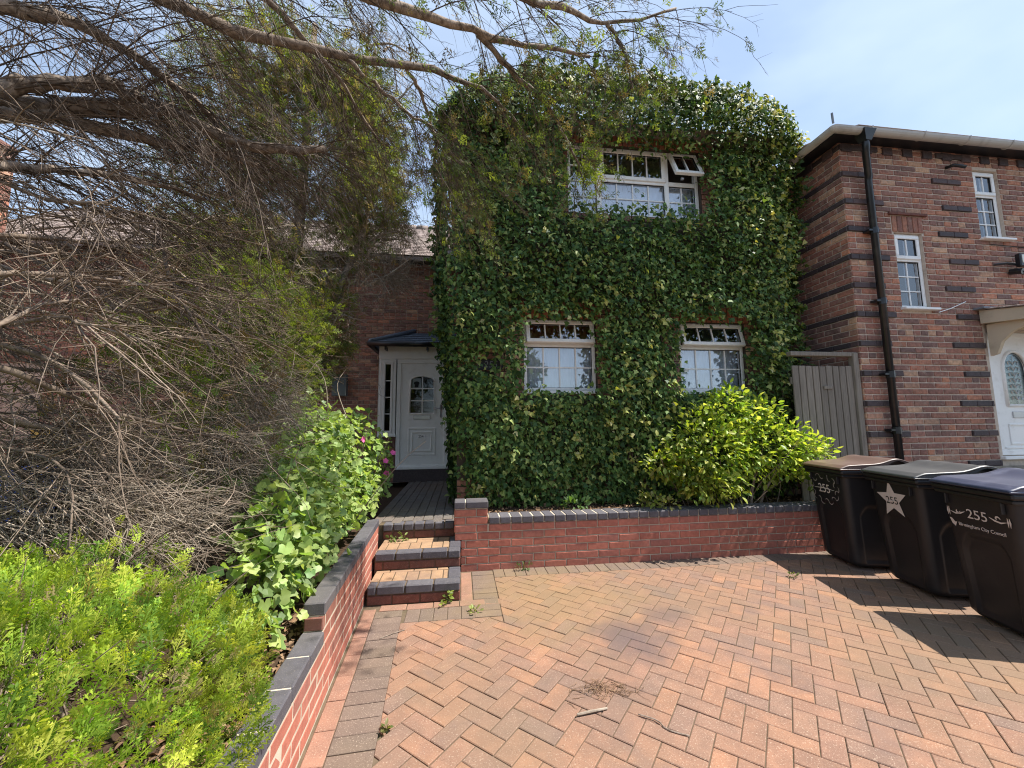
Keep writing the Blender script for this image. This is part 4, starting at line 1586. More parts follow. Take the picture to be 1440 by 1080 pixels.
for r_ in range(3):
    for c_ in range(14):
        if c_ * 0.165 + 0.08 < r_ * 0.14 + 0.27:
            continue
        link('roof_tile', tme, rf, (EX + 0.0 + r_ * 0.14, EY + 0.16 + c_ * 0.165, 5.265 + r_ * 0.068), (R(25), 0, -math.pi / 2))
MB().tube([(EX + 0.0, EY, 5.26), (EX - 0.005, EY, 5.40)], 0.014, 6).build('hip_iron', M['lead'], rf)
pipe = MB()
px = 5.37
pipe.tube([(px - 0.17, EY, GZ - 0.06), (px - 0.17, EY, GZ - 0.22), (px - 0.15, EY + 0.03, GZ - 0.28), (px - 0.02, NY - 0.10, GZ - 0.52), (px, NY - 0.075, GZ - 0.60), (px, NY - 0.075, 0.35)], 0.04, 12)
pipe = pipe.build('drainpipe', M['black'], h3, smooth=True)
mb = MB()
mb.add([(px - 0.26, EY - 0.08, GZ - 0.02), (px - 0.08, EY - 0.08, GZ - 0.02), (px - 0.08, EY + 0.08, GZ - 0.02), (px - 0.26, EY + 0.08, GZ - 0.02), (px - 0.21, EY - 0.045, GZ - 0.16), (px - 0.13, EY - 0.045, GZ - 0.16), (px - 0.13, EY + 0.045, GZ - 0.16), (px - 0.21, EY + 0.045, GZ - 0.16)],
       [(0, 1, 2, 3), (7, 6, 5, 4), (0, 4, 5, 1), (1, 5, 6, 2), (2, 6, 7, 3), (3, 7, 4, 0)]).build('hopper', M['black'], pipe)
for z in (1.3, 2.0, 2.95, 3.9):
    MB().cbox((px - 0.10, NY - 0.10, z), (px + 0.06, NY - 0.012, z + 0.03), 0.004).build('pipe_clip', M['black'], pipe)
    MB().tube([(px, NY - 0.075, z - 0.03), (px, NY - 0.075, z + 0.05)], 0.047, 12).build('pipe_collar', M['black'], pipe)
MB().tube([(6.74, NY - 0.0, 4.96), (6.76, NY - 0.08, 4.95), (6.86, NY - 0.14, 4.89)], 0.022, 8).build('overflow_pipe', M['black'], h3, smooth=True)
MB().tube([(6.3, NY - 0.014, 2.86), (6.5, NY - 0.012, 2.92), (6.75, NY - 0.012, 3.02)], 0.006, 5).build('cable', M['upvc'], h3)
MB().tube([(6.65, NY - 0.012, 3.36), (7.3, NY - 0.012, 3.86), (7.9, NY - 0.012, 3.84)][1:], 0.006, 5).build('cable', M['black'], h3)
# floodlight
t = thing('floodlight', 'small black security floodlight on the right hand brick house', 'floodlight', (7.62, NY - 0.01, 3.55))
mb = MB()
mb.cbox((7.50, NY - 0.16, 3.50), (7.67, NY - 0.10, 3.68), 0.01)
mb.build('body', M['black'], t)
MB().cbox((7.525, NY - 0.166, 3.545), (7.645, NY - 0.158, 3.66), 0.003).build('lens', plain('pale lamp lens', (0.75, 0.75, 0.68), 0.3), t)
MB().tube([(7.28, NY - 0.02, 3.56), (7.37, NY - 0.10, 3.55), (7.52, NY - 0.1, 3.54)], 0.016, 6).build('bracket', M['black'], t)
MB().tube([(7.54, NY - 0.02, 3.47), (7.56, NY - 0.13, 3.44)], 0.04, 8).build('sensor', M['black'], t)
MB().tube([(7.60, NY - 0.03, 3.50), (7.60, NY - 0.12, 3.42)], 0.03, 8).build('sensor', M['black'], t)

# ------------------------------------------------------------------ gate
t = thing('garden_gate', 'weathered grey timber gate of upright boards between the houses', 'gate', (4.7, 4.42, 0.46))
GY = 4.40
x = 4.12
while x < 4.97:
    h = 2.13 + random.uniform(-0.006, 0.006)
    MB().cbox((x, GY, 0.47), (x + 0.085, GY + 0.02, h), 0.004).build('board', M['wood'], t)
    x += 0.0955
MB().cbox((4.975, GY - 0.03, 0.46), (5.05, GY + 0.05, 2.30), 0.006).build('post', M['wood'], t)
MB().cbox((4.10, GY - 0.02, 2.255), (5.06, GY + 0.06, 2.31), 0.006).build('top_rail', M['wood'], t)
for z in (0.75, 1.9):
    MB().cbox((4.12, GY + 0.022, z), (4.97, GY + 0.06, z + 0.09), 0.005).build('ledge', M['wood'], t)
MB().cbox((4.53, GY - 0.018, 1.835), (4.66, GY - 0.002, 1.875), 0.004).build('sign_plate', M['wood'], t)

# ------------------------------------------------------------------ wheelie bins
def bin_body(parent):
    HW, HD = 0.30, 0.36           # half width (y) and depth (x) at the rim
    rows = 44
    zs = np.concatenate([np.linspace(0.03, 0.05, 3), np.linspace(0.06, 0.93, rows)])
    ang_n = 7
    prof = []
    # unit rounded square path: front side (x=-1) sampled densely
    path_ = []
    nf = 34
    rc = 0.055
    def ringpts(hx, hy, r_):
        pts = []
        corners = [(-hx + r_, hy - r_, 90, 180), (-hx + r_, -hy + r_, 180, 270), (hx - r_, -hy + r_, 270, 360), (hx - r_, hy - r_, 0, 90)]
        for ci, (cx, cy, a0, a1) in enumerate(corners):
            for q in np.linspace(a0, a1, ang_n):
                pts.append((cx + r_ * math.cos(R(q)), cy + r_ * math.sin(R(q))))
            nx_ = corners[(ci + 1) % 4]
            ex = (nx_[0] + r_ * math.cos(R(nx_[2])), nx_[1] + r_ * math.sin(R(nx_[2])))
            st = pts[-1]
            for q in np.linspace(0, 1, nf)[1:-1]:
                pts.append((st[0] + (ex[0] - st[0]) * q, st[1] + (ex[1] - st[1]) * q))
        return np.array(pts)
    V = []
    for z in zs:
        f_ = (z - 0.03) / 0.90
        hx, hy = 0.265 + (HD - 0.03 - 0.265) * f_, 0.235 + (HW - 0.03 - 0.235) * f_
        inset = 0.02 * max(0, 1 - (z - 0.03) / 0.03) if z < 0.06 else 0
        p = ringpts(hx - inset, hy - inset, rc)
        P = np.column_stack([p, np.full(len(p), z)])
        # recessed arched panels on the front and both sides
        for axis in (0, 1, -1):
            if axis == 0:
                q, on = P[:, 1] / (hy - rc), P[:, 0] < -hx + 0.004
            else:
                q, on = (P[:, 0]) / (hx - rc), (P[:, 1] * axis) > hy - 0.004
            top = 0.60 - 0.10 * np.clip((abs(q) - 0.45) / 0.35, 0, 1) ** 2
            ed = np.minimum((0.80 - abs(q)) / 0.04, np.minimum((top - z) / 0.016, (z - 0.05) / 0.03))
            dep = 0.020 * np.clip(ed, 0, 1) * on
            if axis == 0:
                P[:, 0] += dep
            else:
                P[:, 1] -= axis * dep
        V.append(P)
    n_ = len(V[0])
    mb = MB()
    f = []
    for i in range(len(V) - 1):
        for s in range(n_):
            q = (s + 1) % n_
            f.append((i * n_ + s, i * n_ + q, (i + 1) * n_ + q, (i + 1) * n_ + s))
    f.append(tuple(range(n_))[::-1])
    mb.add(np.concatenate(V), f)
    mb.build('body', M['bin'], parent, smooth=True, local=True)
    # rim flange
    mb = MB()
    mb.cbox((-HD, -HW, 0.905), (HD - 0.02, HW, 0.945), 0.012)
    mb.cbox((-HD + 0.012, -HW + 0.012, 0.875), (HD - 0.03, HW - 0.012, 0.904), 0.008)
    mb.build('rim', M['bin'], parent, local=True)
    for yy in (-0.2, 0.2):
        MB().cbox((-HD + 0.035, yy - 0.006, 0.80), (-HD + 0.012, yy + 0.006, 0.875), 0.003).build('rib', M['bin'], parent, local=True)
    # handle, axle and wheels at the back
    MB().tube([(HD - 0.04, -0.22, 0.92), (HD + 0.06, -0.22, 0.965), (HD + 0.07, 0.0, 0.968), (HD + 0.06, 0.22, 0.965), (HD - 0.04, 0.22, 0.92)], 0.016, 8).build('handle', M['bin'], parent, smooth=True, local=True)
    for yy in (-1, 1):
        w_ = MB().tube([(HD - 0.09, yy * 0.20, 0.10), (HD - 0.09, yy * 0.25, 0.10)], 0.10, 20).build('wheel', M['seal'], parent, local=True)
        MB().tube([(HD - 0.09, yy * 0.252, 0.10), (HD - 0.09, yy * 0.258, 0.10)], 0.055, 16).build('hub', M['bin'], w_, local=True)
    MB().tube([(HD - 0.09, -0.2, 0.10), (HD - 0.09, 0.2, 0.10)], 0.014, 8).build('axle', M['silver'], parent, local=True)


def bin_lid(parent, m):
    HW, HD = 0.295, 0.365
    nu, nv_ = 36, 25
    xs_ = np.linspace(-HD, HD - 0.005, nu)
    def top(u_):
        # low lip in front, gentle rise, hump towards the back, down to the hinge
        return 0.016 + 0.028 * min(1, u_ / 0.10) + 0.018 * math.sin(math.pi * min(1, max(0, (u_ - 0.05) / 0.95))) + 0.058 * math.exp(-((u_ - 0.73) / 0.17) ** 2) - 0.03 * max(0, (u_ - 0.88) / 0.12)
    V = []
    for i, x in enumerate(xs_):
        u_ = i / (nu - 1)
        for j in range(nv_):
            v_ = j / (nv_ - 1) * 2 - 1
            z = 0.948 + top(u_) * (1 - 0.07 * abs(v_) ** 4)
            # shallow dished panel
            pan = np.clip(min((0.80 - abs(v_)) / 0.06, (u_ - 0.10) / 0.04, (0.86 - u_) / 0.05), 0, 1)
            z -= 0.007 * pan
            V.append((x, v_ * HW, z))
    V = np.array(V)
    mb = MB()
    f = []
    for i in range(nu - 1):
        for j in range(nv_ - 1):
            a = i * nv_ + j
            f.append((a, a + nv_, a + nv_ + 1, a + 1))
    mb.add(V, f)
    # thickness: an offset copy below
    mb.add(V - np.array([0, 0, 0.012]), [q[::-1] for q in f])
    # edges
    E_ = [j for j in range(nv_)] + [i * nv_ + nv_ - 1 for i in range(1, nu)] + [(nu - 1) * nv_ + j for j in range(nv_ - 2, -1, -1)] + [i * nv_ for i in range(nu - 2, 0, -1)]
    n0 = nu * nv_
    ev, ef = [], []
    for k in range(len(E_)):
        a, b = E_[k], E_[(k + 1) % len(E_)]
        ef.append((a, b, n0 + b, n0 + a))
    mb.f += ef
    lid = mb.build('lid', m, parent, smooth=True, local=True)
    # skirt: down to the rim along the front and the front half of the sides, arched open behind, and an inner wall set back
    sk = MB()
    for sgn in (-1, 1):
        pts_t, pts_b = [], []
        for i, x in enumerate(xs_):
            u_ = i / (nu - 1)
            zt = V[i * nv_ + (0 if sgn < 0 else nv_ - 1)][2] - 0.004
            zb = 0.948
            if 0.50 < u_ < 0.96:
                w_ = math.sin(math.pi * (u_ - 0.50) / 0.46) ** 0.6
                zb = 0.948 + (zt - 0.948 - 0.014) * w_
            pts_t.append((x, sgn * (HW - 0.001), zt))
            pts_b.append((x, sgn * (HW - 0.001), zb))
        ff = [(i, i + 1, nu + i + 1, nu + i) for i in range(nu - 1)]
        sk.add(pts_t + pts_b, ff)
        # inner wall
        it = [(p[0], sgn * (HW - 0.075), p[2] - 0.012) for p in pts_t]
        ib = [(p[0], sgn * (HW - 0.075), 0.946) for p in pts_t]
        sk.add(it + ib, ff)
    fr = [(-HD + 0.001, V[j][1], V[j][2] - 0.003) for j in range(nv_)] + [(-HD + 0.001, V[j][1], 0.948) for j in range(nv_)]
    sk.add(fr, [(j, j + 1, nv_ + j + 1, nv_ + j) for j in range(nv_ - 1)])
    sk.build('lid_skirt', m, lid, local=True)
    MB().cbox((-HD - 0.004, -HW - 0.004, 0.9455), (HD - 0.03, HW + 0.004, 0.962), 0.006).build('lid_lip', m, lid, local=True)
    for yy in (-0.18, 0.18):
        MB().tube([(HD - 0.03, yy - 0.04, 0.965), (HD - 0.03, yy + 0.04, 0.965)], 0.02, 10).build('hinge', M['bin'], lid, smooth=True, local=True)
    return lid


FACE_X = Matrix(((0, 0, -1, 0), (-1, 0, 0, 0), (0, 1, 0, 0), (0, 0, 0, 1)))     # text on a face that looks to -x
bins = []
for (cx, cy, rz, lm, lab) in ((4.08, 3.66, 13, 'lid_brown', 'black wheelie bin with brown lid nearest the low brick wall'),
                              (4.05, 2.98, 15, 'lid_grey', 'black wheelie bin with grey lid and white star sticker'),
                              (3.88, 2.30, 17, 'lid_blue', 'black wheelie bin with blue lid at the right edge')):
    b_ = thing('wheelie_bin', lab, 'wheelie bin', (cx, cy, 0), 0.0, 'wheelie bins in a row beside the driveway')
    WLOC[b_.name] = np.zeros(3)
    b_.rotation_euler = (0, 0, R(rz) * -1)
    bin_body(b_)
    bin_lid(b_, M[lm])
    bins.append(b_)


def front_x(z):
    f_ = (z - 0.03) / 0.90
    return -(0.265 + (0.33 - 0.265) * f_)


def on_front(y, z, rot=0.0, out_=0.004):
    sl__ = math.atan2(0.33 - 0.265, 0.90)
    return Matrix.Translation((front_x(z) - out_, y, z)) @ Matrix.Rotation(sl__, 4, 'Y').inverted() @ FACE_X @ Matrix.Rotation(rot, 4, 'Z')


def curve_print(parent, strokes, y, z, r_, name, m):
    """flat ribbons of a printed ornament on the bin front: strokes in local (x right, y up)"""
    mb = MB()
    for st in strokes:
        st = np.array(st, float)
        tt = np.gradient(st, axis=0)
        tt /= np.linalg.norm(tt, axis=1)[:, None] + 1e-9
        nn_ = np.column_stack([-tt[:, 1], tt[:, 0]])
        w_ = r_ * np.sin(np.linspace(0.25, math.pi - 0.15, len(st)))[:, None]
        a_, b__ = st + nn_ * w_, st - nn_ * w_
        v = [(p[0], p[1], 0.001) for p in a_] + [(p[0], p[1], 0.001) for p in b__]
        k = len(st)
        mb.add(v, [(i, i + 1, k + i + 1, k + i) for i in range(k - 1)])
    o = mb.build(name, m, parent, local=True)
    o.matrix_basis = on_front(y, z)
    return o


def spiral(cx, cy, r0_, r1_, a0, a1, n_=14):
    return [(cx + (r0_ + (r1_ - r0_) * i / (n_ - 1)) * math.cos(a0 + (a1 - a0) * i / (n_ - 1)), cy + (r0_ + (r1_ - r0_) * i / (n_ - 1)) * math.sin(a0 + (a1 - a0) * i / (n_ - 1))) for i in range(n_)]


# bin 1: bold 255 with a swirl round it
text_mesh('255', 0.125, M['print'], 'printed_number', bins[0], on_front(0.035, 0.725, 0.0), ext=0.0006, sx=0.95)
curve_print(bins[0], [[(-0.15, 0.0), (0, 0.008), (0.15, 0.0)]], 0.035, 0.725, 0.006, 'printed_stroke', M['print'])
orn = []
for q in range(20):
    a = q / 20 * 2 * math.pi
    rx, ry = 0.185, 0.125
    orn.append(spiral(rx * math.cos(a), ry * math.sin(a), 0.05, 0.012, a + 1.2, a + 1.2 + (2.4 if q % 2 else -2.2)))
curve_print(bins[0], orn, 0.035, 0.725, 0.0045, 'printed_swirl', plain('faint white print', (0.30, 0.27, 0.26), 0.6))
# bin 2: star with cut-through 255
mb = MB()
star = []
for i in range(10):
    a = math.pi / 2 + i * math.pi / 5
    r_ = 0.165 if i % 2 == 0 else 0.072
    star.append((r_ * math.cos(a), r_ * math.sin(a)))
mb.add([(0, 0, 0.001)] + [(p[0], p[1], 0.001) for p in star], [(0, i + 1, (i + 1) % 10 + 1) for i in range(10)])
o = mb.build('star_sticker', M['print'], bins[1], local=True)
o.matrix_basis = on_front(0.02, 0.735, R(4))
text_mesh('255', 0.088, M['ink'], 'printed_number', bins[1], on_front(0.02, 0.725, R(2), 0.006), ext=0.0006)
curve_print(bins[1], [[(-0.075, 0.0), (0, 0.0), (0.075, -0.002)]], 0.02, 0.725, 0.006, 'printed_stroke', M['print'])
bpy.data.objects['printed_stroke.001'].matrix_basis = on_front(0.02, 0.725, R(2), 0.0085)
# bin 3: 255 between flourishes and the council line
text_mesh('255', 0.092, M['print'], 'printed_number', bins[2], on_front(0.0, 0.75), ext=0.0006, sx=1.1)
orn = []
for sgn in (-1, 1):
    orn.append([(sgn * 0.085, 0.012), (sgn * 0.12, -0.004), (sgn * 0.16, -0.012), (sgn * 0.20, 0.0)])
    orn.append([(sgn * 0.205, 0.03), (sgn * 0.207, 0.0), (sgn * 0.205, -0.032)])
    orn.append([(sgn * 0.218, 0.03), (sgn * 0.22, 0.0), (sgn * 0.218, -0.032)])
    orn.append(spiral(sgn * 0.14, 0.01, 0.02, 0.004, 0, sgn * 4.2, 12))
curve_print(bins[2], orn, 0.0, 0.75, 0.006, 'printed_flourish', M['print'])
text_mesh('Birmingham City Council', 0.034, M['print'], 'printed_line', bins[2], on_front(-0.012, 0.665), ext=0.0006, sx=0.95)
mb = MB()
mb.add([(-0.215, 0.03, 0.001), (-0.195, 0.028, 0.001), (-0.175, 0.005, 0.001), (-0.16, 0.01, 0.001), (-0.178, -0.026, 0.001), (-0.20, -0.01, 0.001)], [(5, 4, 3, 2, 1, 0)[::-1]])
o = mb.build('printed_emblem', M['print'], bins[2], local=True)
o.matrix_basis = on_front(0.0, 0.668)

# ================================================================== plants
def unit(a):
    return a / (np.linalg.norm(a, axis=-1, keepdims=True) + 1e-9)


def frames(d, nrm):
    """(N,3,3) rows: leaf axis, width axis, normal"""
    d = unit(d)
    w_ = unit(np.cross(nrm, d))
    n_ = np.cross(d, w_)
    return np.stack([d, w_, n_], 1)


def scatter(proto, pos, fr, size):
    return pos[:, None, :] + size[:, None, None] * np.einsum('vk,nkj->nvj', proto, fr)


def blobs(n_, balls, shell=0.75):
    """points in a set of ellipsoids, denser towards the outside; returns points and outward normals"""
    vol = np.array([b[3] * b[4] * b[5] for b in balls]) ** 0.75
    k = rng.choice(len(balls), n_, p=vol / vol.sum())
    B = np.array(balls)[k]
    d = unit(rng.normal(size=(n_, 3)))
    r_ = (shell + (1 - shell) * rng.random(n_)) * (1 - 0.45 * rng.random(n_) ** 3)
    # lumpy outline
    lump = 1 + 0.13 * np.sin(5 * d[:, 0] + 3.1 * k) * np.cos(6 * d[:, 2] + 1.7 * k) + 0.08 * np.sin(11 * d[:, 1] + 9 * d[:, 2])
    P = B[:, :3] + d * B[:, 3:6] * (r_ * lump)[:, None]
    return P, unit(d / B[:, 3:6]), r_


def tints(n_, cols, probs, var=0.18):
    c = np.array(cols)[rng.choice(len(cols), n_, p=np.array(probs) / sum(probs))]
    return np.clip(c * (1 + var * rng.normal(size=(n_, 1))), 0.004, 0.9)


# leaf shapes: x along the leaf, y across, z up
IVY_P = np.array([(0, 0, 0), (1, 0, -0.13), (0.16, 0.50, -0.13), (0.50, 0.27, -0.03), (0.16, -0.50, -0.13), (0.50, -0.27, -0.03)])
IVY_F = [(0, 1, 3, 2), (0, 4, 5, 1)]
OVAL_P = np.array([(0, 0, 0), (0.5, 0, 0.02), (1, 0, -0.10), (0.15, 0.17, 0.05), (0.48, 0.25, 0.09), (0.82, 0.14, 0.0), (0.15, -0.17, 0.05), (0.48, -0.25, 0.09), (0.82, -0.14, 0.0)])
OVAL_F = [(0, 1, 4, 3), (1, 2, 5, 4), (0, 6, 7, 1), (1, 7, 8, 2)]
_ma = np.linspace(-2.75, 2.75, 12)
_mr = np.array([0.30, 0.46, 0.40, 0.52, 0.44, 0.60, 0.60, 0.44, 0.52, 0.40, 0.46, 0.30])
MAL_P = np.vstack([[(0.36, 0, -0.05)], np.column_stack([0.36 + _mr * np.cos(_ma), _mr * np.sin(_ma), 0.10 * np.cos(3 * _ma) * _mr + 0.03])])
MAL_F = [(0, i + 1, i + 2) for i in range(11)]


def spray_proto(nb, sub, seed, flat=0.10):
    """a flattened cypress frond made of narrow pointed scales along alternate twiglets"""
    rg = random.Random(seed)
    V, Fc = [], []
    def strip(a, b, wd, z0, z1):
        a, b = np.array(a), np.array(b)
        d_ = (b - a) / (np.linalg.norm(b - a) + 1e-9)
        s_ = np.array([-d_[1], d_[0]]) * wd
        k = len(V)
        m_ = a + (b - a) * 0.6
        V.extend([(a[0], a[1], z0), (m_[0] - s_[0], m_[1] - s_[1], (z0 + z1) / 2), (b[0], b[1], z1), (m_[0] + s_[0], m_[1] + s_[1], (z0 + z1) / 2)])
        Fc.append((k, k + 1, k + 2, k + 3))
    strip((0, 0), (1, 0), 0.028, 0, -0.08)
    for i in range(nb):
        t_ = 0.12 + 0.82 * i / nb
        side = 1 if i % 2 else -1
        ln = (0.42 * (1 - t_) + 0.16) * rg.uniform(0.8, 1.15)
        an = side * rg.uniform(0.6, 0.9)
        a = (t_, 0)
        b = (t_ + ln * math.cos(an), ln * math.sin(an))
        zz = rg.uniform(-flat, flat)
        strip(a, b, 0.031, -0.08 * t_, zz)
        for j in range(sub):
            q = 0.3 + 0.6 * j / max(1, sub)
            an2 = an + (1 if j % 2 else -1) * rg.uniform(0.5, 0.8)
            l2 = ln * 0.42 * (1.15 - q) * rg.uniform(0.8, 1.3) + 0.03
            p = (a[0] + (b[0] - a[0]) * q, a[1] + (b[1] - a[1]) * q)
            strip(p, (p[0] + l2 * math.cos(an2), p[1] + l2 * math.sin(an2)), 0.030, zz * q, zz)
    return np.array(V), Fc


def sprays(name, parent, P, D, N, size, tint, protos, m=None):
    """fronds of a few kinds, joined as one part"""
    kk = rng.integers(0, len(protos), len(P))
    obs = []
    Vs, Fs, off, Ts = [], [], 0, []
    me_parts = []
    for i, (pv, pf) in enumerate(protos):
        s_ = kk == i
        if not s_.any():
            continue
        v = scatter(pv, P[s_], frames(D[s_], N[s_]), size[s_])
        tt = np.repeat(tint[s_][:, None, :], pv.shape[0], 1)
        tipf = np.clip(pv[:, 0], 0, 1)[None, :, None]
        tt = tt * (0.75 + 0.5 * tipf)
        me_parts.append((v, pf, tt))
    return me_parts


def join_parts(name, parts, m, parent, kind='stuff'):
    """several (verts, faces, tint) sets into one mesh"""
    co, loops, starts, tot, ti = [], [], [], [], []
    vo = lo = 0
    for v, pf, tt in parts:
        N_, V_ = v.shape[:2]
        lens = np.array([len(f) for f in pf])
        flat = np.concatenate([np.array(f) for f in pf])
        co.append(v.reshape(-1, 3))
        loops.append((flat[None, :] + (np.arange(N_) * V_)[:, None]).ravel() + vo)
        starts.append((np.concatenate([[0], np.cumsum(lens)[:-1]])[None, :] + (np.arange(N_) * len(flat))[:, None]).ravel() + lo)
        tot.append(np.tile(lens, N_))
        if tt.ndim == 2:
            tt = np.repeat(tt[:, None, :], V_, 1)
        ti.append(np.concatenate([tt.reshape(-1, 3), np.ones((N_ * V_, 1))], 1))
        vo += N_ * V_
        lo += N_ * len(flat)
    co = np.concatenate(co) - (wloc(parent) if parent is not None else 0)
    loops, starts, tot, ti = map(np.concatenate, (loops, starts, tot, ti))
    me = bpy.data.meshes.new(name)
    me.vertices.add(len(co))
    me.vertices.foreach_set('co', co.ravel().astype(np.float32))
    me.loops.add(len(loops))
    me.loops.foreach_set('vertex_index', loops.astype(np.int32))
    me.polygons.add(len(starts))
    me.polygons.foreach_set('loop_start', starts.astype(np.int32))
    me.polygons.foreach_set('loop_total', tot.astype(np.int32))
    me.update(calc_edges=True)
    at = me.attributes.new('tint', 'FLOAT_COLOR', 'POINT')
    at.data.foreach_set('color', ti.ravel().astype(np.float32))
    me.materials.append(m)
    return link(name, me, parent, kind=kind)


def twig_mesh(paths, rad, sides=3):
    """paths (N,K,3), rad (N,) -> verts (N,K*sides,3), faces"""
    N_, K_ = paths.shape[:2]
    t_ = unit(np.gradient(paths, axis=1))
    ref = np.where(abs(t_[..., 2:3]) > 0.9, np.array([1.0, 0, 0]), np.array([0, 0, 1.0]))
    a = unit(np.cross(t_, ref))
    b = np.cross(t_, a)
    taper = np.linspace(1, 0.35, K_)[None, :, None]
    vs = []
    for s in range(sides):
        q = 2 * math.pi * s / sides
        vs.append(paths + rad[:, None, None] * taper * (a * math.cos(q) + b * math.sin(q)))
    v = np.stack(vs, 2).reshape(N_, K_ * sides, 3)
    f = []
    for i in range(K_ - 1):
        for s in range(sides):
            q = (s + 1) % sides
            f.append((i * sides + s, i * sides + q, (i + 1) * sides + q, (i + 1) * sides + s))
    return v, f


def grow(P, D, ln, bend, wob, K_=6):
    """curved twigs from P along D, bending towards `bend`"""
    N_ = len(P)
    path = [P]
    d = unit(D)
    for i in range(K_ - 1):
        d = unit(d + bend * (1.0 / K_) + wob * rng.normal(size=(N_, 3)))
        path.append(path[-1] + d * (ln / (K_ - 1))[:, None])
    return np.stack(path, 1)


def twigs_on(paths, n_each, lo, hi, l0, l1, spread, fwd, bend, wob, K_=5):
    """side twigs on parent paths"""
    N_, Kp = paths.shape[:2]
    idx = np.repeat(np.arange(N_), n_each)
    t_ = rng.uniform(lo, hi, len(idx)) * (Kp - 1)
    i0 = np.minimum(t_.astype(int), Kp - 2)
    f_ = (t_ - i0)[:, None]
    A, B = paths[idx, i0], paths[idx, i0 + 1]
    P = A + (B - A) * f_
    D = unit(B - A) * fwd + unit(rng.normal(size=P.shape)) * spread
    return grow(P, D, rng.uniform(l0, l1, len(P)), np.asarray(bend), wob, K_)


def smooth_path(pts, n_=14):
    pts = np.asarray(pts, float)
    k = len(pts)
    t_ = np.linspace(0, k - 1, n_)
    res = []
    for x in t_:
        i = min(int(x), k - 2)
        f_ = x - i
        p0, p1, p2, p3 = pts[max(i - 1, 0)], pts[i], pts[i + 1], pts[min(i + 2, k - 1)]
        res.append(0.5 * ((2 * p1) + (-p0 + p2) * f_ + (2 * p0 - 5 * p1 + 4 * p2 - p3) * f_ ** 2 + (-p0 + 3 * p1 - 3 * p2 + p3) * f_ ** 3))
    return np.array(res)


def leaf_parts(parent, name, proto, pf, P, fr, size, tint, m, limit=300):
    """nearest visible leaves as single parts, the rest joined"""
    d = dist(P) + np.where(in_view(P), 0, 1e4)
    order = np.argsort(d)
    one, rest = order[:limit], order[limit:]
    pal = {}
    for i in one:
        key = tuple(np.round(tint[i] * 12).astype(int))
        if key not in pal:
            me = np_mesh(name, proto[None, :, :], len(proto), pf, np.array([[(k + 0.0) / 12 if k else 0.02 for k in key]], float).clip(0.015, 1))
            me.materials.append(m)
            pal[key] = me
        o = link(name, pal[key], parent, None)
        f_ = fr[i]
        s_ = size[i]
        p = P[i] - wloc(parent)
        o.matrix_basis = Matrix(((f_[0][0] * s_, f_[1][0] * s_, f_[2][0] * s_, p[0]), (f_[0][1] * s_, f_[1][1] * s_, f_[2][1] * s_, p[1]), (f_[0][2] * s_, f_[1][2] * s_, f_[2][2] * s_, p[2]), (0, 0, 0, 1)))
    if len(rest):
        join_parts(name if name.endswith('foliage') else 'foliage', [(scatter(proto, P[rest], fr[rest], size[rest]), pf, tint[rest])], m, parent)


# ------------------------------------------------------------------ ivy on the bay
ivy = thing('ivy', 'thick dark green ivy covering the whole front of the brick bay', 'climbing plant', (2.2, 4.75, 0.46))
prof = np.array([(-0.10, 0.47), (-0.17, 0.9), (-0.24, 1.6), (-0.26, 3.0), (-0.26, 4.2), (-0.22, 5.10), (-0.36, 5.28), (-0.48, 5.45), (-0.47, 5.75), (-0.30, 6.02), (0.10, 6.25), (0.7, 6.33), (1.3, 6.28)])
seg = np.linalg.norm(np.diff(prof, axis=0), axis=1)
cum = np.concatenate([[0], np.cumsum(seg)])
XL = lambda z: np.interp(z, [0.4, 1.5, 3.2, 5.0, 5.4], [-0.06, -0.13, -0.28, -0.32, -0.30])
XR = lambda z: np.interp(z, [0.4, 2.2, 3.2, 4.2, 5.2, 5.6], [4.46, 4.50, 4.60, 4.72, 4.74, 4.70])
HT = lambda x: np.interp(x, [-0.35, -0.15, 0.1, 0.5, 1.0, 1.7, 2.4, 3.3, 3.9, 4.3, 4.55, 4.75], [-1.0, -0.72, -0.46, -0.18, 0.02, 0.04, 0.0, -0.05, -0.14, -0.34, -0.62, -1.0])
ph = rng.uniform(0, 6.28, 12)


def lumps(x, z):
    return (0.5 * np.sin(3.1 * x + 2.0 * z + ph[0]) * np.sin(2.3 * z - 1.3 * x + ph[1]) + 0.35 * np.sin(7.3 * x + ph[2]) * np.sin(6.1 * z + ph[3]) + 0.3 * np.sin(13 * x + 5 * z + ph[4]) * np.sin(11 * z - 6 * x + ph[5]))


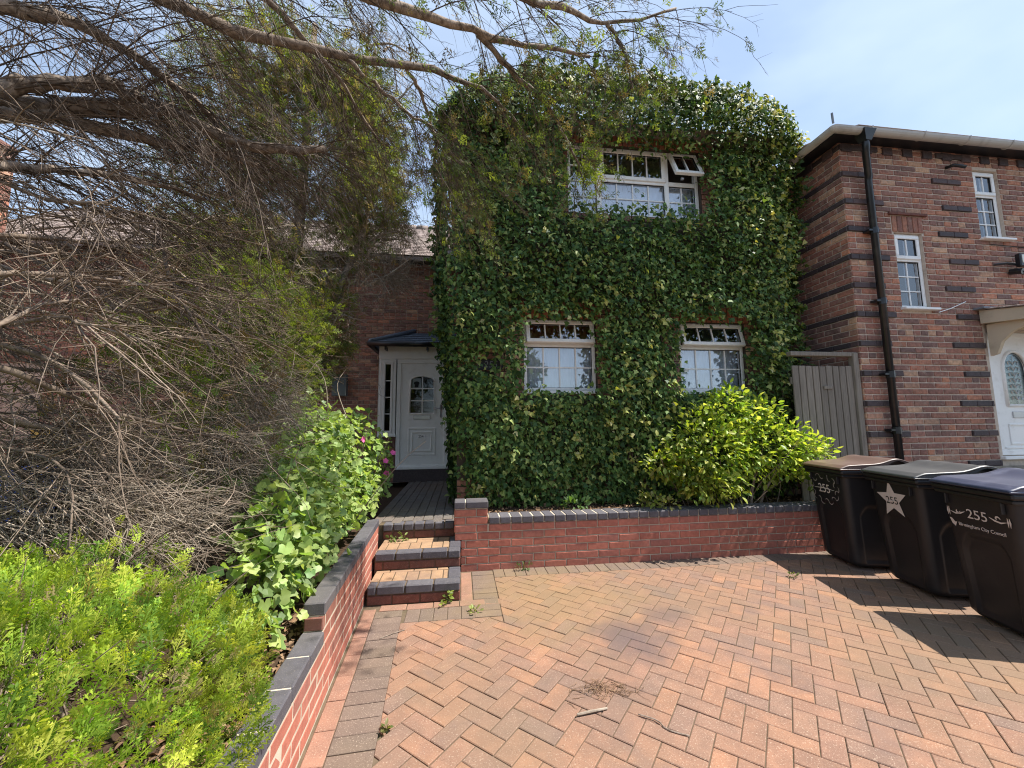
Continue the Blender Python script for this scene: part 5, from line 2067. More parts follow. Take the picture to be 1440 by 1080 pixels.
def ivy_layer(n_, inner):
    s_ = rng.uniform(0, cum[-1], n_)
    dy, z = np.interp(s_, cum, prof[:, 0]), np.interp(s_, cum, prof[:, 1])
    xl, xr = XL(np.minimum(z, 5.4)), XR(np.minimum(z, 5.6))
    x = xl + (xr - xl) * rng.random(n_)
    zz = np.where(z > 5.25, 5.25 + (z - 5.25) * np.clip((1.08 + HT(x)) / 1.08, 0.15, 1.2), z)
    lum = lumps(x, zz)
    # round the vertical corners
    e_ = np.minimum(x - xl, xr - x)
    rd = 0.34 * (1 - np.clip(e_ / 0.36, 0, 1)) ** 2
    # thinner next to the openings
    y = TY + dy + rd - 0.11 * lum - (0.0 if inner else 0.05 * rng.random(n_)) + (0.10 if inner else 0.0)
    # normals: out from the wall, up on the top, sideways at the corners
    t_ = np.interp(s_, [0, cum[5], cum[8], cum[10], cum[-1]], [0.15, 0.15, 0.2, 0.9, 1.5])
    nx_ = np.where(x - xl < 0.3, -(1 - np.clip((x - xl) / 0.3, 0, 1)), 0) + np.where(xr - x < 0.3, (1 - np.clip((xr - x) / 0.3, 0, 1)), 0)
    nrm = np.column_stack([nx_ * 1.3, -np.cos(t_), np.sin(t_)])
    P = np.column_stack([x, y, zz])
    return P, nrm, lum


def ivy_keep(P):
    x, z = P[:, 0], P[:, 2]
    j = 0.045 * rng.normal(size=len(x))
    keep = np.ones(len(x), bool)
    front = P[:, 1] < TY + 0.25
    for (a, b, c, d) in ((0.73, 1.71, 1.82, 2.775), (2.78, 3.75, 1.83, 2.775), (1.38, 3.31, 4.24, 5.14)):
        keep &= ~(front & (x > a + j) & (x < b + j) & (z > c + j) & (z < d + j))
    pq = front & (abs(x - 0.36) < 0.17 + j) & (abs(z - 2.19) < 0.12 + j)
    keep &= ~(pq & (rng.random(len(x)) < 0.88))
    return keep


parts = []
yc = np.column_stack([np.concatenate([rng.uniform(-0.2, 4.7, 120), rng.uniform(1.7, 2.9, 60), rng.uniform(3.6, 4.8, 110)]), np.concatenate([rng.uniform(0.6, 6.1, 120), rng.uniform(0.7, 3.2, 60), rng.uniform(2.2, 5.9, 110)])])
ysz = rng.uniform(0.02, 0.075, len(yc))
for inner, n_ in ((True, 30000), (False, 40000)):
    P, nrm, lum = ivy_layer(n_, inner)
    k = ivy_keep(P)
    P, nrm, lum = P[k], nrm[k], lum[k]
    n_ = len(P)
    # side wall and shaded return towards the porch
    d = np.column_stack([0.6 * rng.normal(size=n_), -0.35 + 0.25 * rng.normal(size=n_), -0.75 + 0.35 * rng.normal(size=n_)])
    N2 = unit(nrm + 0.62 * rng.normal(size=(n_, 3)) + np.array([0.12, -0.05, 0.30]))
    size = rng.uniform(0.030, 0.078, n_) * np.where(inner, 1.1, 1.0)
    T = tints(n_, [(0.095, 0.180, 0.046), (0.17, 0.275, 0.066), (0.050, 0.108, 0.033), (0.38, 0.45, 0.14)], [4, 3.4, 3.2, 2.4])
    if not inner:
        # shoots that stand clear of the mass and turn to the light
        out_ = rng.random(n_) < 0.30
        P[out_] += unit(nrm[out_]) * rng.uniform(0.02, 0.10, (out_.sum(), 1))
        N2[out_] = unit(np.array([0.55, -0.55, 0.65]) + 0.45 * rng.normal(size=(out_.sum(), 3)))
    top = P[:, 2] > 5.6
    T[top] = np.minimum(T[top] * 0.5 + 0.4 * np.array([0.09, 0.13, 0.03]), np.array([0.13, 0.17, 0.05]))  # leaf colour lowered on the top to offset sun glare
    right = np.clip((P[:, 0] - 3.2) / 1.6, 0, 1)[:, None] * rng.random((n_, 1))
    T = T * (1 - 0.45 * right) + np.array([0.12, 0.15, 0.035]) * 0.45 * right  # sunlit side put into the leaf colour, stronger towards the right edge
    if not inner:
        dd = np.sqrt((P[:, None, 0] - yc[None, :, 0]) ** 2 + (P[:, None, 2] - yc[None, :, 1]) ** 2)
        hit = (dd < ysz[None, :]).any(1) & (rng.random(n_) < 0.6)
        T[hit] = tints(hit.sum(), [(0.52, 0.50, 0.14), (0.38, 0.42, 0.09), (0.62, 0.58, 0.28)], [3, 3, 1])
        P[hit, 1] -= 0.05
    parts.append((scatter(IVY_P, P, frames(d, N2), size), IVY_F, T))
# left return, right return
for (xs_, sg, n_) in ((-0.14, -1, 4200), (4.66, 1, 2600)):
    y = rng.uniform(4.85, 7.3 if sg < 0 else 6.5, n_)
    z = rng.uniform(0.5, 5.35, n_)
    x = xs_ + sg * (0.07 * lumps(y, z) + 0.05 * rng.random(n_)) + (XL(z) + 0.14 if sg < 0 else XR(z) - 4.62)
    k = ~((z < 3.1) & (y > 6.9) & (sg < 0))
    P = np.column_stack([x, y, z])[k]
    n_ = len(P)
    N2 = unit(np.array([sg, -0.2, 0.3]) + 0.4 * rng.normal(size=(n_, 3)))
    d = np.column_stack([0.3 * rng.normal(size=n_), 0.5 * rng.normal(size=n_), -0.8 + 0.3 * rng.normal(size=n_)])
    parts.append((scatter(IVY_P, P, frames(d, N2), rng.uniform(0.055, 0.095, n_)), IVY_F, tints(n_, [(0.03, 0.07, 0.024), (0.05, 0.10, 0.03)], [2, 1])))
# shoots that stand up from the top and out at the sides
ns = 230
x = rng.uniform(0.2, 4.75, ns)
P0 = np.column_stack([x, TY + rng.uniform(-0.4, 0.5, ns), 6.12 + 1.0 * HT(x) + rng.uniform(-0.18, 0.04, ns)])
sh = grow(P0, np.column_stack([0.3 * rng.normal(size=ns), -0.2 + 0.3 * rng.normal(size=ns), np.ones(ns)]), rng.uniform(0.05, 0.20, ns), np.array([0, 0, 0.1]), 0.12, 6)
x2 = np.where(rng.random(130) < 0.35, -0.3, 4.78)
z2 = rng.uniform(1.5, 5.5, 130)
x2 = np.where(x2 < 0, XL(z2), XR(z2) - 0.02)
P1 = np.column_stack([x2, TY - 0.1 + rng.uniform(-0.1, 0.2, 130), z2])
sh2 = grow(P1, np.column_stack([np.sign(x2 - 2), -0.3 + 0.3 * rng.normal(size=130), 0.4 * rng.normal(size=130)]), rng.uniform(0.06, 0.17, 130), np.array([0, 0, -0.2]), 0.12, 6)
sh = np.concatenate([sh, sh2])
tv, tf = twig_mesh(sh, np.full(len(sh), 0.0025))
LP = np.repeat(sh.reshape(-1, 3), 2, 0) + 0.012 * rng.normal(size=(len(sh) * 12, 3))
n_ = len(LP)
parts.append((scatter(IVY_P, LP, frames(rng.normal(size=(n_, 3)) + np.array([0, -0.3, -0.2]), unit(np.array([0, -0.6, 0.7]) + 0.5 * rng.normal(size=(n_, 3)))), rng.uniform(0.04, 0.075, n_)), IVY_F, tints(n_, [(0.10, 0.16, 0.035), (0.17, 0.22, 0.05), (0.05, 0.10, 0.03)], [2, 1, 2])))
parts.append((tv, tf, np.tile(np.array([[0.09, 0.08, 0.03]]), (len(tv), 1))))
join_parts('foliage', parts, M['ivy'], ivy)
# woody stems on the wall, seen at the foot and between the leaves
st = []
for i in range(26):
    x0 = rng.choice([rng.uniform(0.1, 0.6), rng.uniform(1.95, 2.7), rng.uniform(4.0, 4.4)])
    pts = [(x0, TY - 0.05, 0.44)]
    for j in range(9):
        p = pts[-1]
        pts.append((x0 + rng.normal() * 0.07, TY - 0.03 - 0.03 * rng.random(), p[2] + rng.uniform(0.2, 0.42)))
    st.append(smooth_path(pts, 16))
tv, tf = twig_mesh(np.array(st), rng.uniform(0.008, 0.02, len(st)), 5)
join_parts('stems', [(tv, tf, np.tile(np.array([[0.12, 0.085, 0.06]]), (len(tv), 1)))], M['twig'], ivy)

# ------------------------------------------------------------------ bright shrub by the right hand window
sh_ = thing('shrub', 'bright yellow green leafy shrub behind the low wall under the right window', 'shrub', (3.1, 4.33, 0.46))
balls = [(2.25, 4.22, 0.95, 0.28, 0.20, 0.17), (2.85, 4.25, 1.10, 0.62, 0.34, 0.55), (3.62, 4.30, 1.12, 0.62, 0.30, 0.50), (2.52, 4.22, 0.94, 0.34, 0.26, 0.34), (3.12, 4.30, 1.55, 0.36, 0.25, 0.36), (4.08, 4.22, 1.02, 0.32, 0.22, 0.30), (2.75, 4.10, 0.72, 0.42, 0.22, 0.20), (3.55, 4.36, 1.55, 0.34, 0.2, 0.22), (4.22, 4.16, 0.78, 0.20, 0.16, 0.20)]
P, nrm, r_ = blobs(5200, balls, 0.55)
k = (P[:, 2] > 0.53) & ~((P[:, 0] < 2.4) & (P[:, 2] < 0.76)) & ~((P[:, 0] > 3.75) & (P[:, 1] < 4.02))
P, nrm, r_ = P[k], nrm[k], r_[k]
n_ = len(P)
N2 = unit(nrm * 0.6 + np.array([0.45, -0.25, 0.75]) + 0.45 * rng.normal(size=(n_, 3)))
d = unit(nrm + np.array([0, -0.25, -0.15]) + 0.6 * rng.normal(size=(n_, 3)))
hi_ = np.clip((P[:, 2] - 0.7) / 1.0, 0, 1)
T = tints(n_, [(0.52, 0.60, 0.09), (0.36, 0.50, 0.07), (0.18, 0.30, 0.05), (0.66, 0.68, 0.17)], [3.6, 3.4, 2.4, 2.2])
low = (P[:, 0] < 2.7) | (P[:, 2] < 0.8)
T[low] *= 0.65  # shade put into the leaf colour on the left and low down
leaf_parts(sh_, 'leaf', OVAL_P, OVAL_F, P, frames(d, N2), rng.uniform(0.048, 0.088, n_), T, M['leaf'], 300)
st = []
for i in range(16):
    b0 = np.array([3.05 + 0.35 * rng.normal(), 4.36 + 0.03 * rng.normal(), 0.45])
    st.append(grow(b0[None], np.array([[0.5 * rng.normal(), -0.1 + 0.15 * rng.normal(), 1.0]]), np.array([rng.uniform(0.6, 1.1)]), np.array([0, -0.15, 0.1]), 0.10, 8)[0])
st = np.array(st)
for i in range(4):
    MB().tube(smooth_path([(3.12 + 0.12 * i, 4.33, 0.45), (3.15 + 0.16 * i - 0.1, 4.30, 0.62), (3.0 + 0.32 * i - 0.2, 4.28, 0.95)], 8), np.linspace(0.02, 0.010, 8), 6).build('stem', M['twig'], sh_, smooth=True)
tv, tf = twig_mesh(st, np.full(len(st), 0.006), 4)
join_parts('twigs', [(tv, tf, np.tile(np.array([[0.14, 0.10, 0.07]]), (len(tv), 1)))], M['twig'], sh_)


def small_plant(name, label, cat, c, balls, n_, l0, l1, cols, pr, proto=OVAL_P, pf=OVAL_F, group=None, single=0):
    t_ = thing(name, label, cat, c, 0, group)
    P, nrm, r_ = blobs(n_, [(c[0] + b[0], c[1] + b[1], c[2] + b[2], *b[3:]) for b in balls], 0.5)
    P[:, 2] = np.maximum(P[:, 2], c[2] + 0.008)
    N2 = unit(nrm * 0.5 + np.array([0, -0.2, 0.9]) + 0.4 * rng.normal(size=(n_, 3)))
    d = unit(nrm * 1.2 + 0.4 * rng.normal(size=(n_, 3)))
    T = tints(n_, cols, pr)
    if single:
        leaf_parts(t_, 'leaf', proto, pf, P, frames(d, N2), rng.uniform(l0, l1, n_), T, M['leaf'], single)
    else:
        join_parts('foliage', [(scatter(proto, P, frames(d, N2), rng.uniform(l0, l1, n_)), pf, T)], M['leaf'], t_)
    # a few stalks from the ground so that nothing floats
    b0 = np.tile(np.array([c]), (5, 1)) + np.array([[0.01 * i - 0.02, 0, 0] for i in range(5)])
    hgt = max(b[2] + b[5] * 0.5 for b in balls)
    st_ = grow(b0, np.array([0, 0, 1.0]) + 0.4 * rng.normal(size=(5, 3)), np.full(5, hgt), np.array([0, 0, 0.0]), 0.08, 5)
    tv, tf = twig_mesh(st_, np.full(5, 0.002 if hgt < 0.2 else 0.004))
    join_parts('stalks', [(tv, tf, np.tile(np.array([[0.12, 0.13, 0.05]]), (5, 1)))], M['leaf'], t_)
    return t_


small_plant('bedding_plant', 'small cream variegated plant hanging over the low wall under the ivy', 'plant', (2.12, 4.34, 0.46), [(0, -0.10, 0.11, 0.18, 0.14, 0.08), (0.12, -0.20, 0.09, 0.13, 0.1, 0.06), (-0.08, -0.06, 0.20, 0.1, 0.08, 0.07)], 190, 0.04, 0.07, [(0.46, 0.45, 0.12), (0.30, 0.36, 0.06), (0.55, 0.52, 0.24)], [3, 2, 2])
small_plant('weed', 'low green weed with lobed leaves on the bed soil behind the wall', 'weed', (1.28, 4.40, 0.46), [(0, 0, 0.07, 0.18, 0.10, 0.07)], 46, 0.05, 0.09, [(0.10, 0.18, 0.05), (0.14, 0.24, 0.07)], [1, 1])
small_plant('weed', 'small weed tuft at the foot of the low wall left of centre', 'weed', (0.62, 3.99, 0), [(0, 0, 0.03, 0.10, 0.03, 0.03)], 40, 0.02, 0.04, [(0.10, 0.15, 0.05), (0.16, 0.20, 0.07)], [1, 1])
small_plant('weed', 'leafy green weed in front of the bottom step', 'weed', (-0.10, 3.36, 0), [(0, 0, 0.05, 0.025, 0.03, 0.05), (-0.03, -0.06, 0.015, 0.03, 0.03, 0.015)], 26, 0.03, 0.05, [(0.30, 0.38, 0.08), (0.22, 0.30, 0.06)], [1, 1])
small_plant('weed', 'tiny pale weed at the corner of the charcoal edging by the steps', 'weed', (0.115, 3.17, 0), [(0, 0, 0.015, 0.05, 0.05, 0.015)], 22, 0.02, 0.05, [(0.36, 0.40, 0.12), (0.26, 0.32, 0.08)], [1, 1])
small_plant('weed', 'dry grassy weed tuft between pavers beside the left edging', 'weed', (-0.345, 2.05, 0), [(0, 0, 0.012, 0.02, 0.016, 0.012)], 26, 0.015, 0.032, [(0.24, 0.24, 0.09), (0.32, 0.28, 0.13), (0.14, 0.18, 0.05)], [1, 1, 1])
small_plant('weed', 'small green weeds growing on the upper step tread', 'weed', (-0.66, 4.14, 0.29), [(0, 0, 0.03, 0.05, 0.03, 0.03), (0.10, 0, 0.035, 0.03, 0.02, 0.035)], 30, 0.03, 0.06, [(0.16, 0.22, 0.06), (0.22, 0.27, 0.08)], [1, 1])
small_plant('weed', 'thin weed sprig in a paver joint near the bins', 'weed', (3.03, 3.42, 0), [(0, 0, 0.02, 0.06, 0.05, 0.02)], 22, 0.02, 0.04, [(0.14, 0.18, 0.06)], [1])

# ------------------------------------------------------------------ mallow by the steps
mal = thing('mallow_shrub', 'pale green lobed leaf mallow shrub with pink flowers left of the steps', 'shrub', (-1.25, 3.6, 0.33))
balls = [(-0.98, 2.75, 0.66, 0.20, 0.5, 0.24), (-1.26, 3.7, 1.14, 0.36, 0.6, 0.56), (-1.08, 2.9, 0.90, 0.26, 0.5, 0.38), (-1.22, 4.5, 1.10, 0.40, 0.55, 0.55), (-1.0, 2.25, 0.60, 0.24, 0.36, 0.24), (-1.08, 2.5, 0.80, 0.20, 0.28, 0.26), (-0.93, 1.98, 0.50, 0.15, 0.18, 0.12), (-0.98, 4.9, 0.92, 0.16, 0.35, 0.42), (-1.08, 3.5, 0.72, 0.24, 0.7, 0.24), (-0.98, 4.1, 0.78, 0.17, 0.4, 0.3)]
P, nrm, r_ = blobs(4600, balls, 0.66)
k = (P[:, 2] > 0.36) & (P[:, 0] < -0.66 - 0.02 * P[:, 1])
P, nrm = P[k], nrm[k]
n_ = len(P)
N2 = unit(nrm * 0.6 + np.array([0.45, -0.2, 0.65]) + 0.42 * rng.normal(size=(n_, 3)))
d = unit(nrm * 0.6 + np.array([0.2, -0.3, -0.35]) + 0.6 * rng.normal(size=(n_, 3)))
T = tints(n_, [(0.40, 0.52, 0.17), (0.32, 0.45, 0.14), (0.50, 0.59, 0.21), (0.20, 0.32, 0.12)], [3, 3, 2, 1.5])
leaf_parts(mal, 'leaf', MAL_P, MAL_F, P, frames(d, N2), rng.uniform(0.038, 0.082, n_), T, M['leaf'], 300)
st = []
for i in range(34):
    b0 = np.array([rng.uniform(-1.5, -1.1), rng.uniform(2.4, 4.9), 0.33])
    st.append(grow(b0[None], np.array([[0.25 * rng.normal() + 0.1, 0.3 * rng.normal() - 0.15, 1.0]]), np.array([rng.uniform(0.6, 1.25)]), np.array([0.1, -0.1, 0.0]), 0.08, 8)[0])
tv, tf = twig_mesh(np.array(st), np.full(len(st), 0.006), 4)
join_parts('stems', [(tv, tf, np.tile(np.array([[0.16, 0.14, 0.07]]), (len(tv), 1)))], M['twig'], mal)
fl_p = np.vstack([[(0, 0, 0)], [(math.cos(a) * (0.5 if i % 2 else 0.38), math.sin(a) * (0.5 if i % 2 else 0.38), 0.18) for i, a in enumerate(np.linspace(0, 2 * math.pi, 10, endpoint=False))]])
for (x, y, z) in ((-0.86, 4.72, 1.02), (-0.80, 4.86, 1.10), (-0.88, 4.9, 0.86), (-1.0, 4.3, 1.28)):
    me = bpy.data.meshes.new('flower')
    me.from_pydata((fl_p * 0.075).tolist(), [], [(0, i + 1, (i + 1) % 10 + 1) for i in range(10)])
    me.materials.append(M['pink'])
    link('flower', me, mal, (x, y, z), (R(70) + 0.2 * rng.normal(), 0.3 * rng.normal(), R(20)))
# bare stems reaching above it
tv, tf = twig_mesh(np.array([smooth_path(p, 8) for p in (
    [(-1.5, 3.5, 1.3), (-1.45, 3.55, 1.6), (-1.28, 3.6, 1.95), (-1.22, 3.62, 2.0)], [(-1.2, 3.8, 1.4), (-1.24, 3.8, 1.8), (-1.34, 3.8, 2.0)],
    [(-1.55, 3.4, 1.35), (-1.40, 3.4, 1.75), (-1.38, 3.45, 2.05)], [(-1.1, 4.0, 1.5), (-1.2, 4.0, 1.8), (-1.12, 4.0, 1.98)])]), np.full(4, 0.006), 4)
join_parts('dead_stems', [(tv, tf, np.tile(np.array([[0.4, 0.33, 0.26]]), (4, 1)))], M['twig_pale'], mal)

# ------------------------------------------------------------------ green conifer hedge bottom left
SP = [spray_proto(10, 2, 1), spray_proto(9, 3, 2), spray_proto(11, 2, 3)]
SPL = [spray_proto(9, 2, 4, 0.16), spray_proto(8, 2, 5, 0.16)]
SPC = [spray_proto(8, 1, 6, 0.2), spray_proto(7, 1, 7, 0.2)]
hedge = thing('conifer_hedge', 'bright green conifer hedge in the bottom left foreground', 'hedge', (-1.6, 1.3, 0.33))


def super_surface(n_, c, r_, p_=3.0):
    d = unit(rng.normal(size=(n_, 3)))
    k = (np.abs(d / np.array(r_)) ** p_).sum(1) ** (-1 / p_)
    P = np.array(c) + d * k[:, None]
    nr = unit(np.sign(d) * np.abs(d * k[:, None] / np.array(r_)) ** (p_ - 1) / np.array(r_))
    return P, nr


P, nr = super_surface(27000, (-1.85, 1.12, 0.42), (1.06, 0.98, 0.54))
hz = 0.11 * np.sin(6.5 * P[:, 0] + 1) * np.sin(5.6 * P[:, 1]) + 0.05 * np.sin(12 * P[:, 0] + 7 * P[:, 1])
P = P + nr * (hz + (0.03 - 0.22 * rng.random(len(P)) ** 1.6))[:, None]
k = (P[:, 2] > 0.3) & (P[:, 1] > 0.05) & (dist(P) > 0.75)
# bare brown patches at the back, where the dead branches lie
k &= ~((P[:, 1] > 1.78) & (P[:, 0] > -1.15))
bald = (P[:, 1] > 1.75 + 0.25 * np.sin(6 * P[:, 0])) & (rng.random(len(P)) < 0.75)
k &= ~bald
P, nr = P[k], nr[k]
n_ = len(P)
D = unit(nr * 0.55 + np.array([0.2, -0.1, 0.95]) + 0.33 * rng.normal(size=(n_, 3)))
N2 = unit(0.75 * rng.normal(size=(n_, 3)) + np.array([0.75, -0.45, 0.65]))
clump = 0.5 + 0.5 * np.sin(4.1 * P[:, 0] + 2.3 * P[:, 1] + 1.0) * np.sin(3.3 * P[:, 1] - 2 * P[:, 2])
T = tints(n_, [(0.25, 0.37, 0.05), (0.38, 0.48, 0.065), (0.16, 0.27, 0.045), (0.54, 0.58, 0.10), (0.32, 0.26, 0.13)], [2.6, 3.4, 1.8, 2.6, 0.6])
T *= (0.95 + 0.55 * clump)[:, None]
join_parts('foliage', sprays('f', hedge, P, D, N2, rng.uniform(0.04, 0.10, n_), T, SP), M['frond'], hedge)
Pb = np.column_stack([rng.uniform(-2.5, -1.0, 60), rng.uniform(0.5, 2.1, 60), np.full(60, 0.33)])
br = grow(Pb, np.column_stack([0.3 * rng.normal(size=60), 0.3 * rng.normal(size=60), np.ones(60)]), rng.uniform(0.4, 0.7, 60), np.array([0, 0, 0.0]), 0.1, 7)
tw = twigs_on(br, 12, 0.2, 1.0, 0.12, 0.35, 0.9, 0.6, (0, 0, 0.1), 0.1)
parts = []
for p_, r_ in ((br, 0.010), (tw, 0.0035)):
    tv, tf = twig_mesh(p_, np.full(len(p_), r_), 4)
    parts.append((tv, tf, np.tile(np.array([[0.2, 0.15, 0.1]]), (len(tv), 1))))
join_parts('twigs', parts, M['twig'], hedge)

# ------------------------------------------------------------------ bare dead conifer behind the hedge
bare = thing('dead_conifer', 'tangle of bare brown dead conifer branches above the green hedge', 'tree', (-2.6, 2.4, 0.33))
trunkb = smooth_path([(-2.65, 2.25, 0.2), (-2.6, 2.25, 1.0), (-2.72, 2.2, 1.8), (-2.65, 2.2, 2.6)], 12)
MB().tube(trunkb, np.linspace(0.10, 0.05, 12), 9).build('trunk', M['bark'], bare, smooth=True)
brs = []
lead = [[(-1.68, 1.5, 1.91), (-1.62, 1.7, 2.01), (-1.49, 2.0, 2.08), (-1.35, 2.3, 2.02), (-1.1, 2.6, 1.86)],
        [(-1.65, 1.5, 1.65), (-1.58, 1.7, 1.58), (-1.51, 1.9, 1.48), (-1.38, 2.3, 1.38), (-1.1, 2.6, 1.25)],
        [(-1.54, 1.4, 1.68), (-1.56, 1.6, 1.82), (-1.49, 1.7, 1.91), (-1.38, 2.1, 1.67), (-1.25, 2.5, 1.60)],
        [(-1.81, 1.6, 2.11), (-1.76, 1.8, 2.2), (-1.78, 2.0, 2.28), (-1.79, 2.2, 2.3), (-1.62, 2.6, 2.2)]]
for p in lead:
    brs.append(smooth_path([(-2.62, 2.2, p[0][2] - 0.1), (-2.15, 1.75, p[0][2] - 0.02)] + p, 10))
for i in range(76):
    z0_ = rng.uniform(0.45, 2.9)
    s_ = np.array([rng.uniform(-3.6, -2.3), rng.uniform(1.6, 3.2), z0_])
    y_ = s_[1] + rng.normal() * 0.45
    ln = rng.uniform(0.8, 2.1)
    e_ = s_ + np.array([ln, 0, -0.22 * ln + 0.28 * rng.normal()])
    e_[1] = max(1.65, y_)
    lim = -1.18 - 0.26 * max(0, e_[1] - 2.4) - 0.22 * abs(e_[2] - 1.3)
    e_[0] = min(e_[0], lim + 0.1 * rng.normal())
    m_ = (s_ + e_) / 2 + np.array([rng.normal() * 0.12, rng.normal() * 0.15, 0.03 + 0.13 * rng.normal()])
    brs.append(smooth_path([s_, m_, (m_ + e_) / 2 + 0.09 * rng.normal(size=3), e_], 10))
brs = np.array(brs)
for p in brs:
    r0_ = rng.uniform(0.007, 0.018)
    MB().tube(p, np.linspace(r0_, r0_ * 0.3, len(p)), 6).build('branch', M['twig'] if rng.random() < 0.7 else M['twig_pale'], bare, smooth=True)
t1 = twigs_on(brs, 24, 0.1, 1.0, 0.18, 0.70, 0.62, 0.9, (0.12, 0.0, -0.22), 0.10, 6)
t2 = twigs_on(t1, 3, 0.15, 1.0, 0.06, 0.26, 0.8, 0.7, (0.1, -0.05, -0.1), 0.14, 5)
k = rng.random(len(t2)) < 0.9
parts = []
for p_, lo, hi in ((t1, 0.0022, 0.0042), (t2[k], 0.0012, 0.0022)):
    tv, tf = twig_mesh(p_, rng.uniform(lo, hi, len(p_)))
    parts.append((tv, tf, np.tile(np.array([[0.2, 0.15, 0.1]]), (len(tv), 1))))
# brush of fine dead twigs along the right hand face and over the hedge top
bz = [(-1.42, 2.65, 1.20, 0.26, 0.40, 0.50), (-1.55, 2.1, 0.98, 0.42, 0.30, 0.22), (-1.85, 2.0, 1.05, 0.5, 0.35, 0.25), (-1.38, 3.0, 1.6, 0.22, 0.4, 0.35), (-1.95, 2.3, 1.25, 0.6, 0.45, 0.3)]
P, nrm, r_ = blobs(5200, bz, 0.3)
join_parts('twigs', parts, M['twig'], bare)
parts = []
fl = grow(P, rng.normal(size=P.shape) * 0.7 + np.array([0.8, 0.1, -0.25]), rng.uniform(0.08, 0.34, len(P)), np.array([0.2, 0, -0.15]), 0.16, 5)
tv, tf = twig_mesh(fl, rng.uniform(0.0012, 0.003, len(fl)))
parts.append((tv, tf, np.tile(np.array([[0.2, 0.15, 0.1]]), (len(tv), 1))))
join_parts('fine_twigs', parts, M['twig_pale'], bare)
P, nrm, r_ = blobs(420, [(-1.35, 2.7, 1.75, 0.3, 0.4, 0.3), (-1.7, 2.5, 1.6, 0.7, 0.6, 0.6), (-1.35, 2.6, 1.2, 0.3, 0.4, 0.3)], 0.5)
n_ = len(P)
join_parts('foliage', sprays('f', bare, P, rng.normal(size=(n_, 3)) + np.array([0.5, -0.2, 0.1]), rng.normal(size=(n_, 3)), rng.uniform(0.05, 0.11, n_), tints(n_, [(0.10, 0.17, 0.03), (0.20, 0.25, 0.05), (0.2, 0.14, 0.08)], [2, 2, 2]), SPL), M['frond'], bare)

# ------------------------------------------------------------------ overhanging conifer
tree = thing('conifer_tree', 'large conifer whose drooping bare limbs overhang the garden at top left', 'tree', (-3.0, 1.5, 0.3))
MB().tube(smooth_path([(-3.0, 1.5, 0.1), (-2.95, 1.5, 1.5), (-3.02, 1.45, 3.0), (-2.9, 1.4, 4.6), (-2.95, 1.4, 6.5)], 16), np.linspace(0.24, 0.10, 16), 12).build('trunk', M['bark'], tree, smooth=True)
limbs = [
    ([(-3.0, 1.45, 2.55), (-2.5, 1.7, 2.85), (-2.23, 1.9, 2.93), (-1.99, 2.0, 2.94), (-1.81, 2.1, 3.03), (-1.58, 2.2, 3.13), (-1.34, 2.35, 3.1), (-1.1, 2.45, 3.13), (-0.87, 2.5, 3.2)], 0.060, 0.022),
    ([(-3.0, 1.45, 2.45), (-2.5, 1.7, 2.7), (-2.22, 1.9, 2.8), (-1.91, 2.05, 2.92), (-1.71, 2.2, 2.96), (-1.48, 2.4, 3.04), (-1.27, 2.5, 3.05)], 0.050, 0.018),
    ([(-3.0, 1.45, 2.6), (-2.4, 1.7, 2.8), (-2.06, 1.8, 2.84), (-1.9, 1.9, 2.98), (-1.74, 2.0, 3.08), (-1.64, 2.06, 3.08)], 0.045, 0.028),
    ([(-2.95, 1.4, 3.2), (-2.2, 1.65, 3.45), (-1.76, 1.8, 3.53), (-1.52, 2.0, 3.59), (-1.22, 2.2, 3.66), (-0.77, 2.4, 3.78), (-0.35, 2.6, 3.95), (-0.06, 2.75, 4.02), (0.22, 2.85, 4.01), (0.5, 3.0, 3.85)], 0.050, 0.009),
    ([(-2.95, 1.4, 3.4), (-2.0, 1.65, 3.6), (-0.93, 1.8, 3.75), (-0.66, 2.0, 3.8), (-0.22, 2.2, 3.92), (0.19, 2.4, 4.02), (0.56, 2.55, 4.17), (0.99, 2.7, 4.29)], 0.046, 0.011),
    ([(0.1, 2.36, 4.0), (0.41, 2.6, 3.94), (0.66, 2.75, 3.87), (0.86, 2.9, 3.71), (1.0, 3.0, 3.5)], 0.022, 0.007),
    ([(-2.9, 1.4, 3.7), (-1.6, 1.65, 3.85), (-0.35, 1.9, 3.98), (0.12, 2.1, 4.04), (0.66, 2.3, 4.21), (1.09, 2.5, 4.38), (1.68, 2.6, 4.7)], 0.040, 0.008),
    ([(1.05, 2.48, 4.36), (1.18, 2.55, 4.27), (1.24, 2.6, 4.2), (1.3, 2.65, 4.0)], 0.014, 0.006),
    ([(-3.0, 1.45, 2.1), (-2.3, 1.6, 2.36), (-1.96, 1.7, 2.44), (-1.86, 1.9, 2.56), (-1.68, 2.1, 2.67), (-1.5, 2.4, 2.75)], 0.032, 0.010),
    ([(-2.95, 1.4, 3.0), (-2.4, 1.6, 3.1), (-2.04, 1.7, 3.15), (-1.84, 1.8, 3.23), (-1.72, 2.0, 3.32), (-1.59, 2.3, 3.34), (-1.43, 2.6, 3.17)], 0.050, 0.012),
    ([(-0.4, 2.58, 3.93), (-0.3, 2.75, 3.86), (-0.2, 3.0, 3.72), (-0.1, 3.2, 3.62)], 0.016, 0.005),
    ([(-2.9, 1.4, 3.9), (-2.0, 1.8, 4.0), (-1.3, 2.1, 3.95), (-0.9, 2.5, 3.8), (-0.6, 2.8, 3.5)], 0.035, 0.008),
    ([(-0.77, 2.4, 3.78), (-0.5, 2.5, 3.62), (-0.2, 2.65, 3.5), (0.05, 2.8, 3.3)], 0.014, 0.005),
]
LPATH = []
